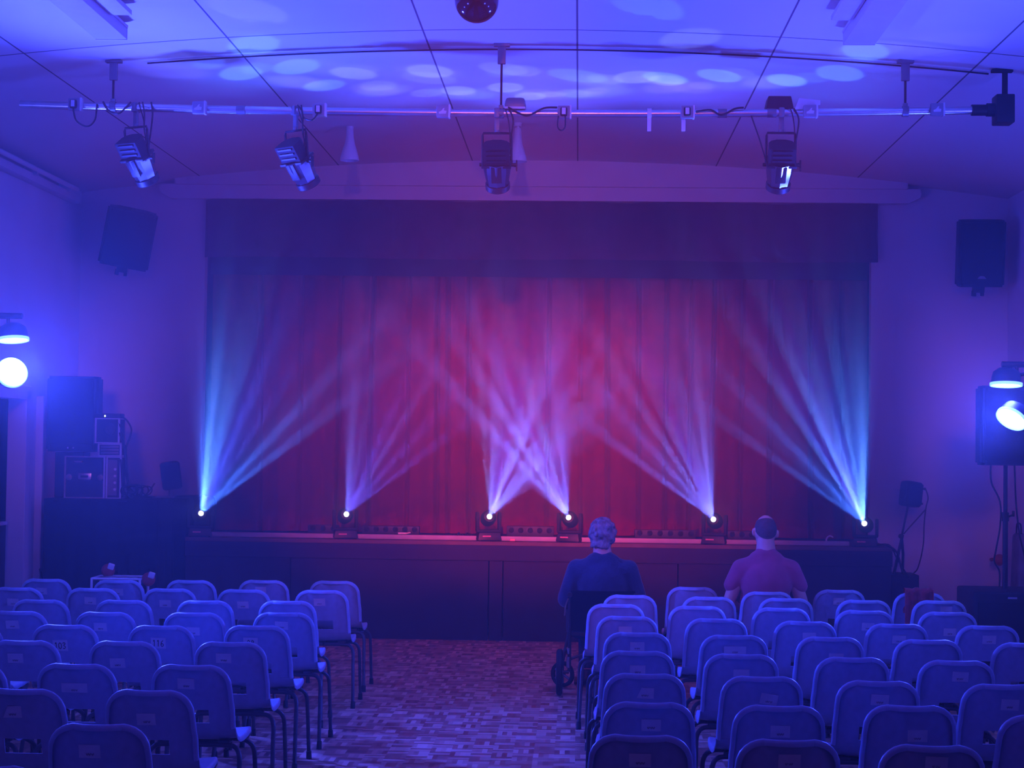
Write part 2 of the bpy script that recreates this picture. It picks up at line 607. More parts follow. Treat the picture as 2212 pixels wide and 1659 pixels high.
# left wall with a doorway near the stage
DY0, DY1, DZ = 13.55, 14.83, 2.14
mb = MB()
wall_box(mb, XL - 0.12, XL, YB, DY0, 0, 4.25)
wall_box(mb, XL - 0.12, XL, DY1, 16.62, 0, 4.25)
wall_box(mb, XL - 0.12, XL, DY0, DY1, DZ, 4.25)
struct(mb.build('wall_left', M['wall'], smooth=False), 'pale painted wall on the sound desk side')
mb = MB()
wall_box(mb, XR, XR + 0.12, YB, 16.62, 0, 4.25)
struct(mb.build('wall_right', M['wall'], smooth=False), 'pale painted wall behind the loudspeaker on its pole')
mb = MB()
wall_box(mb, XL - 0.1, XR + 0.1, YB - 0.12, YB, 0, 4.6)
struct(mb.build('wall_back', M['dark_wall'], smooth=False))
# front wall with the proscenium opening
OX0, OX1, OZ = -3.655, 2.785, 4.13
mb = MB()
wall_box(mb, XL - 0.1, OX0, YW, YW + 0.12, 0, 4.6)
wall_box(mb, OX1, XR + 0.1, YW, YW + 0.12, 0, 4.6)
wall_box(mb, OX0, OX1, YW, YW + 0.12, OZ, 4.6)
struct(mb.build('wall_front', M['wall'], smooth=False), 'pale end wall around the stage opening')
mb = MB()
wall_box(mb, OX0 - 0.4, OX1 + 0.4, YF, YF + 0.1, 0, 4.6)
wall_box(mb, OX0 - 0.4, OX0 - 0.3, YW + 0.12, YF, 0, 4.6)
wall_box(mb, OX1 + 0.3, OX1 + 0.4, YW + 0.12, YF, 0, 4.6)
wall_box(mb, OX0 - 0.4, OX1 + 0.4, YW + 0.12, YF, 4.6, 4.7)
struct(mb.build('wall_stage', M['dark_wall'], smooth=False), 'dark backstage walls behind the curtains')
# small dark room behind the doorway
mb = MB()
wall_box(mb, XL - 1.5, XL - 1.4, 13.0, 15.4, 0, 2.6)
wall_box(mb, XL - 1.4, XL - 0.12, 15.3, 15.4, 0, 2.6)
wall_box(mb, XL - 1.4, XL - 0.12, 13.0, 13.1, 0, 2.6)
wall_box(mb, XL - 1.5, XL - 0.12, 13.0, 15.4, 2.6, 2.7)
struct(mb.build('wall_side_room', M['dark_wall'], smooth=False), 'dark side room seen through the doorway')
# door casing and pier
mb = MB()
mb.box((XL + 0.02, DY1 + 0.06, DZ / 2 + 0.04), (0.05, 0.12, DZ + 0.08), bevel=0.006)
mb.box((XL + 0.02, DY0 - 0.06, DZ / 2 + 0.04), (0.05, 0.12, DZ + 0.08), bevel=0.006)
mb.box((XL + 0.02, (DY0 + DY1) / 2, DZ + 0.06), (0.05, DY1 - DY0 + 0.24, 0.12), bevel=0.006)
struct(mb.build('door_1', M['trim'], smooth=False), 'white casing of the open doorway')
mb = MB()
mb.box((XL + 0.03, 15.26, 1.09), (0.07, 0.05, 2.18), bevel=0.01)
struct(mb.build('trim_1', M['trim'], smooth=False), 'white vertical pipe casing beside the doorway')

# cornice board and the wider board below it
mb = MB()
K = 24
xa, xb = -3.93, 3.10
for i in range(K):
    x0, x1 = xa + (xb - xa) * i / K, xa + (xb - xa) * (i + 1) / K
    y0, y1 = YW - 0.16, YW
    v = [mb.bm.verts.new(p) for p in [(x0, y0, 4.272), (x1, y0, 4.272), (x1, y0, ceil_z(x1)), (x0, y0, ceil_z(x0)),
                                       (x0, y1, 4.272), (x1, y1, 4.272)]]
    mb.bm.faces.new((v[0], v[1], v[2], v[3]))
    mb.bm.faces.new((v[0], v[4], v[5], v[1]))
for x in (xa, xb):
    v = [mb.bm.verts.new(p) for p in [(x, YW - 0.16, 4.272), (x, YW, 4.272), (x, YW, ceil_z(x)), (x, YW - 0.16, ceil_z(x))]]
    mb.bm.faces.new(v)
bmesh.ops.remove_doubles(mb.bm, verts=mb.bm.verts, dist=1e-4)
struct(mb.build('trim_2', M['trim'], smooth=False), 'pale cornice board under the ceiling above the stage')
mb = MB()
mb.poly([(-4.09, 4.28), (-4.09, 4.20), (-3.98, 4.142), (3.12, 4.142), (3.235, 4.20), (3.235, 4.28)], 0.10,
        Matrix.Translation((0, YW, 0)) @ Matrix.Rotation(R(90), 4, 'X'))
struct(mb.build('trim_3', M['trim'], smooth=False), 'pale board between the cornice and the valance')
# boxed pipe run along the left wall
mb = MB()
mb.box((XL + 0.05, 8.5, 4.08), (0.10, 15.3, 0.07), bevel=0.01)
mb.cyl((XL + 0.13, 1.0, 4.145), (XL + 0.13, 15.9, 4.145), 0.022)
for y in (6, 8, 10, 12, 13.6, 14.7, 15.7):
    mb.box((XL + 0.08, y, 4.13), (0.12, 0.03, 0.07))
struct(mb.build('trim_4', M['trim']), 'white boxed pipe run high on the doorway wall')

# skirting
mb = MB()
mb.box((XL + 0.01, 15.9, 0.06), (0.02, 1.15, 0.12))
struct(mb.build('baseboard_left', M['trim'], smooth=False))
mb = MB()
mb.box((XR - 0.01, 6.5, 0.06), (0.02, 19.9, 0.12))
struct(mb.build('baseboard_right', M['trim'], smooth=False))
mb = MB()
mb.box((3.5, YW - 0.01, 0.06), (1.12, 0.02, 0.12))
struct(mb.build('baseboard_front', M['trim'], smooth=False))

# ================================================================== HAZE
def haze_mat(name, dens, aniso, gradient=False):
    m = bpy.data.materials.new(name)
    m.use_nodes = True
    nt = m.node_tree
    nt.nodes.remove(nt.nodes['Principled BSDF'])
    out = nt.nodes['Material Output']
    v = nt.nodes.new('ShaderNodeVolumeScatter')
    v.inputs['Color'].default_value = (1, 1, 1, 1)
    v.inputs['Anisotropy'].default_value = aniso
    v.inputs['Density'].default_value = dens
    if gradient:   # thickest low down at the stage edge, thinning upwards and towards the hall
        tc = nt.nodes.new('ShaderNodeTexCoord')
        sx = nt.nodes.new('ShaderNodeSeparateXYZ')
        nt.links.new(tc.outputs['Object'], sx.inputs[0])

        def ramp(sock, lo, hi, a, b):
            mr = nt.nodes.new('ShaderNodeMapRange')
            mr.interpolation_type = 'SMOOTHSTEP'
            for k, q in enumerate((lo, hi, a, b)):
                mr.inputs[k + 1].default_value = q
            nt.links.new(sock, mr.inputs[0])
            return mr.outputs[0]
        f = math_node(nt, 'MULTIPLY', ramp(sx.outputs[2], 0.2, 3.3, dens, dens * 0.13), ramp(sx.outputs[1], -2.1, -0.5, 0.0, 1.0))
        f = math_node(nt, 'MULTIPLY', f, ramp(sx.outputs[2], 0.05, 0.32, 0.15, 1.0))
        nt.links.new(f, v.inputs['Density'])
    nt.links.new(v.outputs[0], out.inputs['Volume'])
    return m


mb = MB()
mb.box((0, -0.45, 1.65), (6.9, 3.4, 3.3))
o = mb.build('smoke', haze_mat('stage_smoke', 0.38, 0.55, True), smooth=False, loc=(-0.43, 15.2, 0.95))
o['kind'] = 'stuff'
tag(o, 'theatre smoke drifting along the front of the stage', 'smoke')

# ================================================================== STAGE
t = thing('stage', 'dark panelled stage platform below the red curtains', 'stage', (-0.3, 15.72, 0))
SX0, SX1 = -3.62, 2.86
mb = MB()
mb.box(((SX0 + SX1) / 2 + 0.3, 0.385, 0.888), (SX1 - SX0, 0.77, 0.034))
mb.box((-0.43 + 0.3, 1.29, 0.888), (6.40, 1.05, 0.034))
mb.build('deck', M['stage_top'], t, False)
mb = MB()
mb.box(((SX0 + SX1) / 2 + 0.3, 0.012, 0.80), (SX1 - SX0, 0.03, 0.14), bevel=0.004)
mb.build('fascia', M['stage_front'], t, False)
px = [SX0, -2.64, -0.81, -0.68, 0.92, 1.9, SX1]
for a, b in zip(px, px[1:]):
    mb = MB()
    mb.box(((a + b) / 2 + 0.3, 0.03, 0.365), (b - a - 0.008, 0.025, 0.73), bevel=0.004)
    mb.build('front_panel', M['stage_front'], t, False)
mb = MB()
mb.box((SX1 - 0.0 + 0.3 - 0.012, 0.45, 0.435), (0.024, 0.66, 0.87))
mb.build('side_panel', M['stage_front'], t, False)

t = thing('stage_edge_strip', 'pale strip of edging along the front of the stage', 'edging', (-0.43, 15.90, 0.905))
mb = MB()
mb.box((-0.05, 0, 0.021), (5.95, 0.05, 0.042), bevel=0.006)
mb.build('strip', M['strip'], t)

# main curtains
CREASE = [(-3.15, .6), (-2.75, .5), (-2.35, 1), (-2.03, 1.1), (-1.68, .5), (-1.406, .9), (-1.30, .9), (-1.096, 1.1), (-0.30, .5), (0.0, .4), (0.263, 1.1), (0.57, 1),
          (0.85, .8), (1.10, .5), (1.322, 1), (1.60, .5), (1.861, 1), (2.242, .8), (2.55, .6)]


def curtain_mesh(x0, x1, z0, z1, yc, seed, ox, drop=0.0):
    rr = random.Random(seed)
    ph = [rr.uniform(0, 6.28) for _ in range(4)]

    def fn(u, v):
        x = x0 + (x1 - x0) * u
        z = z0 + (z1 - z0) * v
        lean = (1 - v) * 0.03 * math.sin(x * 3 + ph[3])
        xx = x + lean
        y = 0.018 * math.sin(xx * 21 + ph[0]) + 0.014 * math.sin(xx * 34 + ph[1] + 0.5 * math.sin(z)) + 0.02 * math.sin(xx * 7.3 + ph[2])
        for c, s in CREASE:
            y += 0.11 * s * math.exp(-((xx + ox - c) / 0.016) ** 2)
        return Vector((x, yc + y, z + drop * math.sin(x * 5 + ph[2])))
    mb = MB()
    mb.grid(int((x1 - x0) * 170), 10, fn)
    bmesh.ops.solidify(mb.bm, geom=mb.bm.faces, thickness=0.006)
    return mb


t = thing('stage_curtain', 'red velvet stage curtain drawn over the sound desk half', 'curtain', (-2.2, 16.78, 0.905), group='main stage curtains')
o = curtain_mesh(-1.44, 1.455, 0.012, 2.75, 0, 1, -2.2).build('drape', M['curtain'], t, angle=None)
t2 = thing('stage_curtain', 'red velvet stage curtain drawn over the wheelchair half', 'curtain', (1.0, 16.80, 0.905), group='main stage curtains')
o = curtain_mesh(-1.775, 1.80, 0.012, 2.75, 0, 2, 1.0).build('drape', M['curtain'], t2, angle=None)
# valance
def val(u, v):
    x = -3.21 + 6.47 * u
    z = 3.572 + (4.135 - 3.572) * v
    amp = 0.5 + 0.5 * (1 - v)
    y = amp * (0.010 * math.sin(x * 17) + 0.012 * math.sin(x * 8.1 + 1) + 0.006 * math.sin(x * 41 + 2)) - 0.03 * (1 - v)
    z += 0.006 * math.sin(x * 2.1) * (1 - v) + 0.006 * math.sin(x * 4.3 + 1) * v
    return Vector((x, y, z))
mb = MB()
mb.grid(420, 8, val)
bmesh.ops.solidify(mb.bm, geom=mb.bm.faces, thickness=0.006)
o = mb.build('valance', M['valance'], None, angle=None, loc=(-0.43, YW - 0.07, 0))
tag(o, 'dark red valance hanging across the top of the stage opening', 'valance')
mb = MB()
mb.grid(200, 4, lambda u, v: Vector((-3.2 + 6.4 * u, 0.012 * math.sin(u * 110), 3.425 + 0.5 * v)))
bmesh.ops.solidify(mb.bm, geom=mb.bm.faces, thickness=0.006)
o = mb.build('border_curtain', M['black_cloth'], None, angle=None, loc=(-0.43, YW + 0.14, 0))
tag(o, 'black border cloth showing just under the valance', 'border')

# ================================================================== MOVING HEADS
def moving_head(i, label):
    lens = Vector(HEADS[i])
    d = head_axis(i)
    sgn = 1 if i < 3 else -1
    yaw = 0.22 * sgn
    base_top = 0.905 + 0.085
    piv = lens - d * 0.075
    base = Vector((piv.x, piv.y, 0.905))
    t = thing('moving_head_light', label, 'stage light', base, yaw, 'moving head lights along the stage edge')
    inv = Matrix.Rotation(-yaw, 4, 'Z')
    mb = MB()
    mb.box((0, 0, 0.043), (0.225, 0.20, 0.075), bevel=0.012, taper=(0.88, 0.88))
    for sx in (-1, 1):
        for sy in (-1, 1):
            mb.cyl((sx * 0.09, sy * 0.08, 0), (sx * 0.09, sy * 0.08, 0.01), 0.012)
    b = mb.build('base', M['black'], t)
    mb = MB()
    mb.box((-0.03, -0.1005, 0.046), (0.075, 0.004, 0.012), rot=(0.06, 0, 0))
    mb.build('display', M['pink'], b)
    hz = piv.z - 0.905
    mb = MB()
    mb.box((0, 0, 0.092), (0.225, 0.075, 0.022), bevel=0.006)
    for sx in (-1, 1):
        mb.box((sx * 0.103, 0, 0.10 + (hz - 0.06) / 2), (0.028, 0.075, hz - 0.03), bevel=0.01)
        mb.cyl((sx * 0.088, 0, hz), (sx * 0.118, 0, hz), 0.040)
    mb.build('yoke', M['black_matt'], t)
    dl = inv.to_3x3() @ d
    q = dl.to_track_quat('Z', 'Y').to_matrix().to_4x4()
    T = Matrix.Translation((0, 0, hz)) @ q
    mb = MB()
    mb.lathe([(0.0, -0.105), (0.045, -0.10), (0.066, -0.075), (0.072, -0.02), (0.070, 0.035), (0.058, 0.055), (0.05, 0.075), (0.028, 0.078), (0.024, 0.066), (0.0, 0.066)], T, 20)
    h = mb.build('head', M['black'], t)
    mb = MB()
    mb.lathe([(0.0, 0.0765), (0.012, 0.0755), (0.021, 0.072), (0.023, 0.0668)], T, 20)
    mb.build('lens', M['lens_glow'], h)
    return t


for i, s in enumerate(['black moving head light at the sound desk corner of the stage, blue beam',
                       'black moving head light with the faintest beam, second from the sound desk',
                       'black moving head light at the near end of the central lamp bar',
                       'black moving head light beside the grey-haired person, end of the lamp bar',
                       'black moving head light beside the bald man on the stage edge',
                       'black moving head light at the stage corner nearest the small stand speaker']):
    moving_head(i, s)

# LED bars lying on the stage
def led_bar(x0, x1, y, label, h=0.09, lenses=8):
    w = x1 - x0
    t = thing('led_bar', label, 'stage light', ((x0 + x1) / 2, y, 0.905), 0, 'black lamp bars on the stage floor')
    mb = MB()
    mb.box((0, 0, 0.025 + h / 2), (w, 0.07, h), bevel=0.008)
    b = mb.build('housing', M['black'], t)
    for sx in (-1, 1):
        mb = MB()
        mb.box((sx * (w / 2 - 0.06), 0, 0.013), (0.03, 0.10, 0.026), bevel=0.004)
        mb.build('foot', M['black_matt'], t)
    n = max(2, int(w / 0.085))
    for k in range(n):
        mb = MB()
        cx = -w / 2 + w * (k + 0.5) / n
        mb.lathe([(0.0, 0.004), (0.022, 0.002), (0.026, 0.0)], Matrix.Translation((cx, -0.036, 0.03 + h * 0.6)) @ Matrix.Rotation(R(90), 4, 'X'), 12)
        mb.build('lens', M['grille'], t)
    return t


led_bar(-2.53, -2.24, 16.05, 'short black lamp bar end behind the second moving head')
led_bar(-2.02, -1.48, 16.05, 'black lamp bar with a pen lying before it, left of the centre heads')
t = led_bar(-0.66, -0.22, 15.98, 'black lamp bar between the two central moving heads', 0.11)
led_bar(0.53, 1.10, 16.05, 'black lamp bar just right of the grey-haired person')
led_bar(1.39, 1.66, 16.05, 'short black lamp bar partly hidden by the bald head')
mb = MB()
mb.box((0, 0, 0.012), (0.05, 0.02, 0.024), bevel=0.005)
tag(mb.build('switch_box', M['pink'], loc=(-0.60, 15.84, 0.905)), 'small pink box on the stage before the central lamp bar', 'box')
mb = MB()
mb.cyl((-0.05, 0, 0.012), (0.03, 0, 0.012), 0.009)
mb.cyl((0.03, 0, 0.012), (0.065, 0.01, 0.02), 0.007)
tag(mb.build('torch', M['white_plastic'], loc=(-1.62, 15.93, 0.945)), 'small white rod lying on the edging before a lamp bar', 'rod')
mb = MB()
for k in range(5):
    mb.tube([(0.16 * k / 4, 0, 0.008), (0.16 * k / 4 + 0.02, 0.01, 0.05 + 0.012 * (k % 2)), (0.16 * k / 4 + 0.05, 0.0, 0.006)], 0.006, 6)
tag(mb.build('cable_coil', M['black'], loc=(-1.17, 16.0, 0.905)), 'tangle of dark cable by the third moving head', 'cable')
mb = MB()
mb.tube([(0, 0, 0.006), (0.0, 0, 0.06), (0.03, 0, 0.085), (0.06, 0, 0.07)], 0.008, 6)
tag(mb.build('cable_loop', M['white_plastic'], loc=(2.30, 15.97, 0.905)), 'pale cable loop on the stage near the corner head', 'cable')
mb = MB()
mb.tube([(2.72, 15.78, 0.915), (2.80, 15.72, 0.93), (2.90, 15.72, 0.86), (2.95, 15.74, 0.70), (3.02, 15.8, 0.635)], 0.009, 8)
mb.tube([(2.70, 15.82, 0.915), (2.84, 15.78, 0.925), (2.91, 15.76, 0.80), (3.02, 15.82, 0.64)], 0.007, 8)
tag(mb.build('power_cable', M['black']), 'black cables drooping off the stage corner onto the black box', 'cable')

# ================================================================== CHAIRS
PATH = [(0.252, 0.400), (0.244, 0.424), (0.226, 0.440), (0.19, 0.447), (0.10, 0.443), (0.0, 0.438), (-0.055, 0.440), (-0.092, 0.455), (-0.112, 0.478), (-0.124, 0.505),
        (-0.133, 0.525), (-0.146, 0.556), (-0.156, 0.588), (-0.170, 0.63), (-0.186, 0.68), (-0.200, 0.725), (-0.206, 0.750), (-0.2105, 0.768), (-0.213, 0.782), (-0.2145, 0.789), (-0.2155, 0.793)]
HW = [0.165, 0.178, 0.188, 0.195, 0.203, 0.203, 0.200, 0.196, 0.193, 0.191,
      0.189, 0.188, 0.187, 0.183, 0.181, 0.176, 0.165, 0.150, 0.130, 0.110, 0.090]
SC = [-1.0, -0.97, -0.88, -0.75, -0.6, -0.41, -0.2, 0.0, 0.2, 0.41, 0.6, 0.75, 0.88, 0.97, 1.0]


def shell_point(k, s):
    y, z = PATH[k]
    x = s * HW[k]
    a = abs(s)
    if k >= 9:      # back panel curves round the sitter
        f = min(1.0, (k - 8) / 4)
        y += f * 0.030 * a ** 2.2
    else:           # seat dished, edges turned down a little
        z += 0.012 * a ** 2 * (1 if 3 <= k else 0.2)
    return Vector((x, y, z))


def shell_mesh(k0, k1, slot):
    mb = MB()
    bm = mb.bm
    nk, ns = k1 - k0, len(SC)
    V = [[bm.verts.new(shell_point(k, s)) for s in SC] for k in range(k0, k1 + 1)]
    for j in range(nk):
        for i in range(ns - 1):
            if slot and (k0 + j) in (10, 11) and 5 <= i < 9:
                continue
            bm.faces.new((V[j][i], V[j][i + 1], V[j + 1][i + 1], V[j + 1][i]))
    # turned rim round the free border
    if slot:
        border = [V[j][0] for j in range(nk + 1)] + V[nk][1:-1] + [V[j][-1] for j in range(nk, -1, -1)]
    else:
        border = [V[j][0] for j in range(nk, -1, -1)] + V[0][1:-1] + [V[j][-1] for j in range(0, nk + 1)]
    n = len(border)
    if slot:
        cen = Vector((0, -0.17, 0.66))
        offs = [(0.005, -0.001), (0.0075, -0.006), (0.005, -0.014), (-0.002, -0.021), (-0.011, -0.025)]
    else:
        cen = Vector((0, 0.03, 0.44))
        offs = [(0.006, -0.004), (0.008, -0.014), (0.007, -0.024)]
    prev = border
    pos0 = [q.co.copy() for q in border]
    for o1, o2 in offs:
        ring = []
        for i, p in enumerate(pos0):
            a, b = pos0[max(i - 1, 0)], pos0[min(i + 1, n - 1)]
            tdir = (b - a).normalized()
            if slot:
                nrm = Vector((0, -1, -0.25)).normalized()
            else:
                nrm = Vector((0, 0, -1))
            out = tdir.cross(nrm)
            if out.dot(p - cen) < 0:
                out = -out
            out.normalize()
            ring.append(bm.verts.new(p + out * o1 + nrm * (-o2)))
        for i in range(n - 1):
            bm.faces.new((prev[i], prev[i + 1], ring[i + 1], ring[i]))
        prev = ring
    bmesh.ops.recalc_face_normals(bm, faces=bm.faces)
    bmesh.ops.solidify(bm, geom=list(bm.faces), thickness=0.004)
    return mb


def back_surface(x, z):
    """point and tilt on the rear face of the backrest"""
    for k in range(9, len(PATH) - 1):
        if PATH[k][1] <= z <= PATH[k + 1][1]:
            f = (z - PATH[k][1]) / (PATH[k + 1][1] - PATH[k][1])
            y = PATH[k][0] + f * (PATH[k + 1][0] - PATH[k][0])
            sl = math.atan2(PATH[k + 1][0] - PATH[k][0], PATH[k + 1][1] - PATH[k][1])
            hw = HW[k] + f * (HW[k + 1] - HW[k])
            return y + 0.030 * abs(x / hw) ** 2.2, sl
    return -0.2, -0.3


back_me = shell_mesh(9, 20, True).build('backrest', M['plastic'], angle=60)
seat_me = shell_mesh(0, 9, False).build('seat', M['plastic'], angle=60)


def leg_mb(front, sx):
    mb = MB()
    if front:
        pts = [(0.0, 0.10, 0.415), (sx * 0.14, 0.10, 0.415), (sx * 0.195, 0.105, 0.408), (sx * 0.228, 0.125, 0.37), (sx * 0.234, 0.145, 0.28), (sx * 0.237, 0.175, 0.10), (sx * 0.239, 0.19, 0.012)]
    else:
        pts = [(0.0, -0.075, 0.415), (sx * 0.13, -0.075, 0.415), (sx * 0.185, -0.08, 0.408), (sx * 0.212, -0.105, 0.37), (sx * 0.217, -0.135, 0.28), (sx * 0.225, -0.195, 0.10), (sx * 0.229, -0.225, 0.012)]
    mb.tube(pts, 0.0115, 8)
    return mb, pts[-1]


ch0 = bpy.data.objects.new('chair', None)
col.objects.link(ch0)
back_me.parent = ch0
seat_me.parent = ch0
for fr in (True, False):
    for sx in (-1, 1):
        mb, end = leg_mb(fr, sx)
        lg = mb.build('leg', M['tube'], ch0, angle=None)
        mb = MB()
        e = Vector(end)
        mb.cyl((e.x, e.y, 0.0), (e.x, e.y + (-0.008 if fr else 0.014), 0.045), 0.0165, 0.0145, 12)
        mb.build('rubber_foot', M['rubber'], lg)
mb = MB()
for sx in (-1, 1):
    mb.tube([(sx * 0.13, 0.10, 0.413), (sx * 0.13, -0.075, 0.413)], 0.010, 8, False)
    mb.box((sx * 0.13, 0.10, 0.428), (0.05, 0.04, 0.022), bevel=0.004)
    mb.box((sx * 0.13, -0.06, 0.426), (0.05, 0.04, 0.022), bevel=0.004)
mb.cyl((-0.13, 0.01, 0.413), (0.13, 0.01, 0.413), 0.009, seg=8)
mb.build('seat_frame', M['tube'], ch0)

# number cards
GLYPH = {
    '0': [[(0.5, 1), (0.1, 0.75), (0.1, 0.25), (0.5, 0), (0.9, 0.25), (0.9, 0.75), (0.5, 1)]],
    '1': [[(0.25, 0.8), (0.55, 1), (0.5, 0)]],
    '3': [[(0.1, 0.85), (0.5, 1), (0.9, 0.8), (0.4, 0.55), (0.9, 0.3), (0.5, 0), (0.1, 0.1)]],
    '6': [[(0.8, 1), (0.3, 0.7), (0.1, 0.25), (0.5, 0), (0.9, 0.25), (0.5, 0.5), (0.15, 0.3)]],
    '8': [[(0.5, 1), (0.15, 0.78), (0.5, 0.55), (0.9, 0.25), (0.5, 0), (0.1, 0.25), (0.5, 0.55), (0.85, 0.78), (0.5, 1)]],
    '9': [[(0.85, 0.7), (0.45, 0.5), (0.15, 0.75), (0.5, 1), (0.85, 0.75), (0.75, 0)]],
}


def card(parent, x, z, kind, rr):
    w, h = 0.078, 0.052
    if kind == 'w':
        w, h = 0.120, 0.046
    if kind and kind[0] == '1' or kind == '98':
        w, h = 0.082, 0.064
    y, sl = back_surface(x, z)
    mtx = Matrix.Translation((x, y - 0.0055, z)) @ Matrix.Rotation(-sl, 4, 'X') @ Matrix.Rotation(R(90), 4, 'X')
    tilt = {'r': -0.16}.get(kind, rr.uniform(-0.03, 0.03))
    mtx = mtx @ Matrix.Rotation(tilt, 4, 'Z')
    pts = [(-w / 2, -h / 2), (w / 2, -h / 2), (w / 2, h / 2), (-w / 2, h / 2)]
    if kind == 't':
        pts = [(-w / 2, -h / 2), (w / 2, -h / 2), (w / 2, h / 2), (-w * 0.22, h / 2)]
    mb = MB()
    mb.poly(pts, 0.0012, mtx)
    c = mb.build('number_card', M['paper'], parent, False)
    mb = MB()
    if kind and kind.isdigit():
        n = len(kind)
        gw = 0.017
        x0 = -n * gw / 2 - 0.003 * (n - 1)
        for i, g in enumerate(kind):
            for st in GLYPH[g]:
                pp = [mtx @ Vector((x0 + i * (gw + 0.005) + a * gw, -0.019 + b * 0.036, 0.0012)) for a, b in st]
                mb.tube(pp, 0.0022, 6)
        mb.build('number', M['ink'], c)
    else:
        for i in range(3):
            xa = -0.014 + 0.010 * i + rr.uniform(-0.002, 0.002)
            pp = [mtx @ Vector((xa + a, -0.012 + b, 0.001)) for a, b in [(0, 0.004), (0.004, -0.003), (0.008, 0.005)]]
            mb.tube(pp, 0.0022, 5)
        mb.build('scribble', M['faint_ink'], c)


CHAIRS = [
    ('L',1,1,-1.768,12.431,None),
    ('L',1,2,-2.282,12.392,(-0.017, 0.725, '')),
    ('L',1,3,-2.793,12.291,None),
    ('L',1,4,-3.301,12.212,(-0.002, 0.711, '')),
    ('L',1,5,-3.827,12.211,(-0.026, 0.709, '')),
    ('L',2,1,-1.749,11.661,(-0.012, 0.715, '')),
    ('L',2,2,-2.267,11.619,(-0.002, 0.692, '')),
    ('L',2,3,-2.776,11.597,(-0.028, 0.694, '')),
    ('L',2,4,-3.293,11.536,(-0.014, 0.711, '')),
    ('L',2,5,-3.801,11.495,(-0.022, 0.697, '')),
    ('L',3,1,-1.848,10.865,None),
    ('L',3,2,-2.353,10.792,None),
    ('L',3,3,-2.862,10.733,None),
    ('L',3,4,-3.372,10.674,None),
    ('L',4,1,-1.741,10.133,(-0.009, 0.721, '')),
    ('L',4,2,-2.258,10.047,(-0.004, 0.686, '')),
    ('L',4,3,-2.766,9.989,(-0.025, 0.71, '')),
    ('L',4,4,-3.285,9.957,(-0.02, 0.719, '')),
    ('L',5,1,-1.764,9.416,(-0.03, 0.7, '98')),
    ('L',5,2,-2.284,9.334,(-0.012, 0.701, '116')),
    ('L',5,3,-2.803,9.287,(-0.022, 0.684, '103')),
    ('L',5,4,-3.301,9.220,None),
    ('L',6,1,-1.759,8.645,(-0.031, 0.715, '')),
    ('L',6,2,-2.283,8.597,(-0.031, 0.686, '')),
    ('L',6,3,-2.788,8.552,(-0.038, 0.708, '')),
    ('L',7,1,-1.751,7.758,(-0.019, 0.711, '')),
    ('L',7,2,-2.267,7.720,(-0.005, 0.688, 'w')),
    ('L',7,3,-2.766,7.667,None),
    ('L',8,1,-1.745,6.970,(-0.01, 0.676, '')),
    ('L',8,2,-2.267,6.936,(-0.031, 0.703, 't')),
    ('L',9,1,-1.726,6.131,(-0.029, 0.698, '')),
    ('L',10,2,-1.854,5.319,None),
    ('R',1,2,0.835,12.391,None),
    ('R',1,3,1.332,12.105,None),
    ('R',1,4,1.879,12.356,(-0.008, 0.716, '')),
    ('R',1,5,2.415,12.194,None),
    ('R',2,1,0.363,11.676,None),
    ('R',2,2,0.888,11.632,None),
    ('R',2,3,1.407,11.623,None),
    ('R',2,4,1.919,11.580,None),
    ('R',2,5,2.435,11.637,(0.04, 0.734, '')),
    ('R',3,1,0.253,11.007,None),
    ('R',3,2,0.770,10.964,None),
    ('R',3,3,1.301,10.934,None),
    ('R',3,4,1.813,10.858,(0.021, 0.695, '')),
    ('R',3,5,2.329,10.842,(0.013, 0.671, '')),
    ('R',4,1,0.305,10.255,(-0.012, 0.712, '')),
    ('R',4,2,0.828,10.207,None),
    ('R',4,3,1.348,10.135,(0.024, 0.708, '')),
    ('R',4,4,1.865,10.077,(0.01, 0.707, '')),
    ('R',4,5,2.390,10.061,(0.005, 0.716, '')),
    ('R',5,1,0.336,9.397,(-0.001, 0.721, '')),
    ('R',5,2,0.851,9.342,(0.004, 0.717, 'w')),
    ('R',5,3,1.372,9.333,(0.032, 0.685, '')),
    ('R',5,4,1.889,9.281,None),
    ('R',5,5,2.393,9.209,None),
    ('R',6,1,0.304,8.568,(-0.0, 0.702, '')),
    ('R',6,2,0.821,8.513,(0.0, 0.698, '')),
    ('R',6,3,1.348,8.460,None),
    ('R',6,4,1.853,8.407,(0.015, 0.72, '')),
    ('R',7,1,0.307,7.739,(0.002, 0.71, 't')),
    ('R',7,2,0.829,7.717,(0.031, 0.695, 'r')),
    ('R',7,3,1.341,7.636,(0.006, 0.714, '')),
    ('R',7,4,1.872,7.601,(0.025, 0.708, '')),
    ('R',8,1,0.295,6.893,(0.01, 0.706, '')),
    ('R',8,2,0.810,6.872,(0.004, 0.693, '')),
    ('R',8,3,1.348,6.938,(0.029, 0.674, '')),
    ('R',8,4,1.831,6.730,None),
    ('R',9,1,0.237,6.122,(-0.002, 0.708, '')),
    ('R',9,2,0.747,6.085,(0.001, 0.723, '')),
    ('R',9,3,1.248,6.031,(0.011, 0.735, '')),
]
ROWN = {1: 'front', 2: 'second', 3: 'third', 4: 'fourth', 5: 'fifth', 6: 'sixth', 7: 'seventh', 8: 'eighth', 9: 'ninth', 10: 'tenth'}
SEATN = {1: 'the aisle chair', 2: 'second chair from the aisle', 3: 'third chair from the aisle', 4: 'fourth chair from the aisle', 5: 'fifth chair from the aisle'}
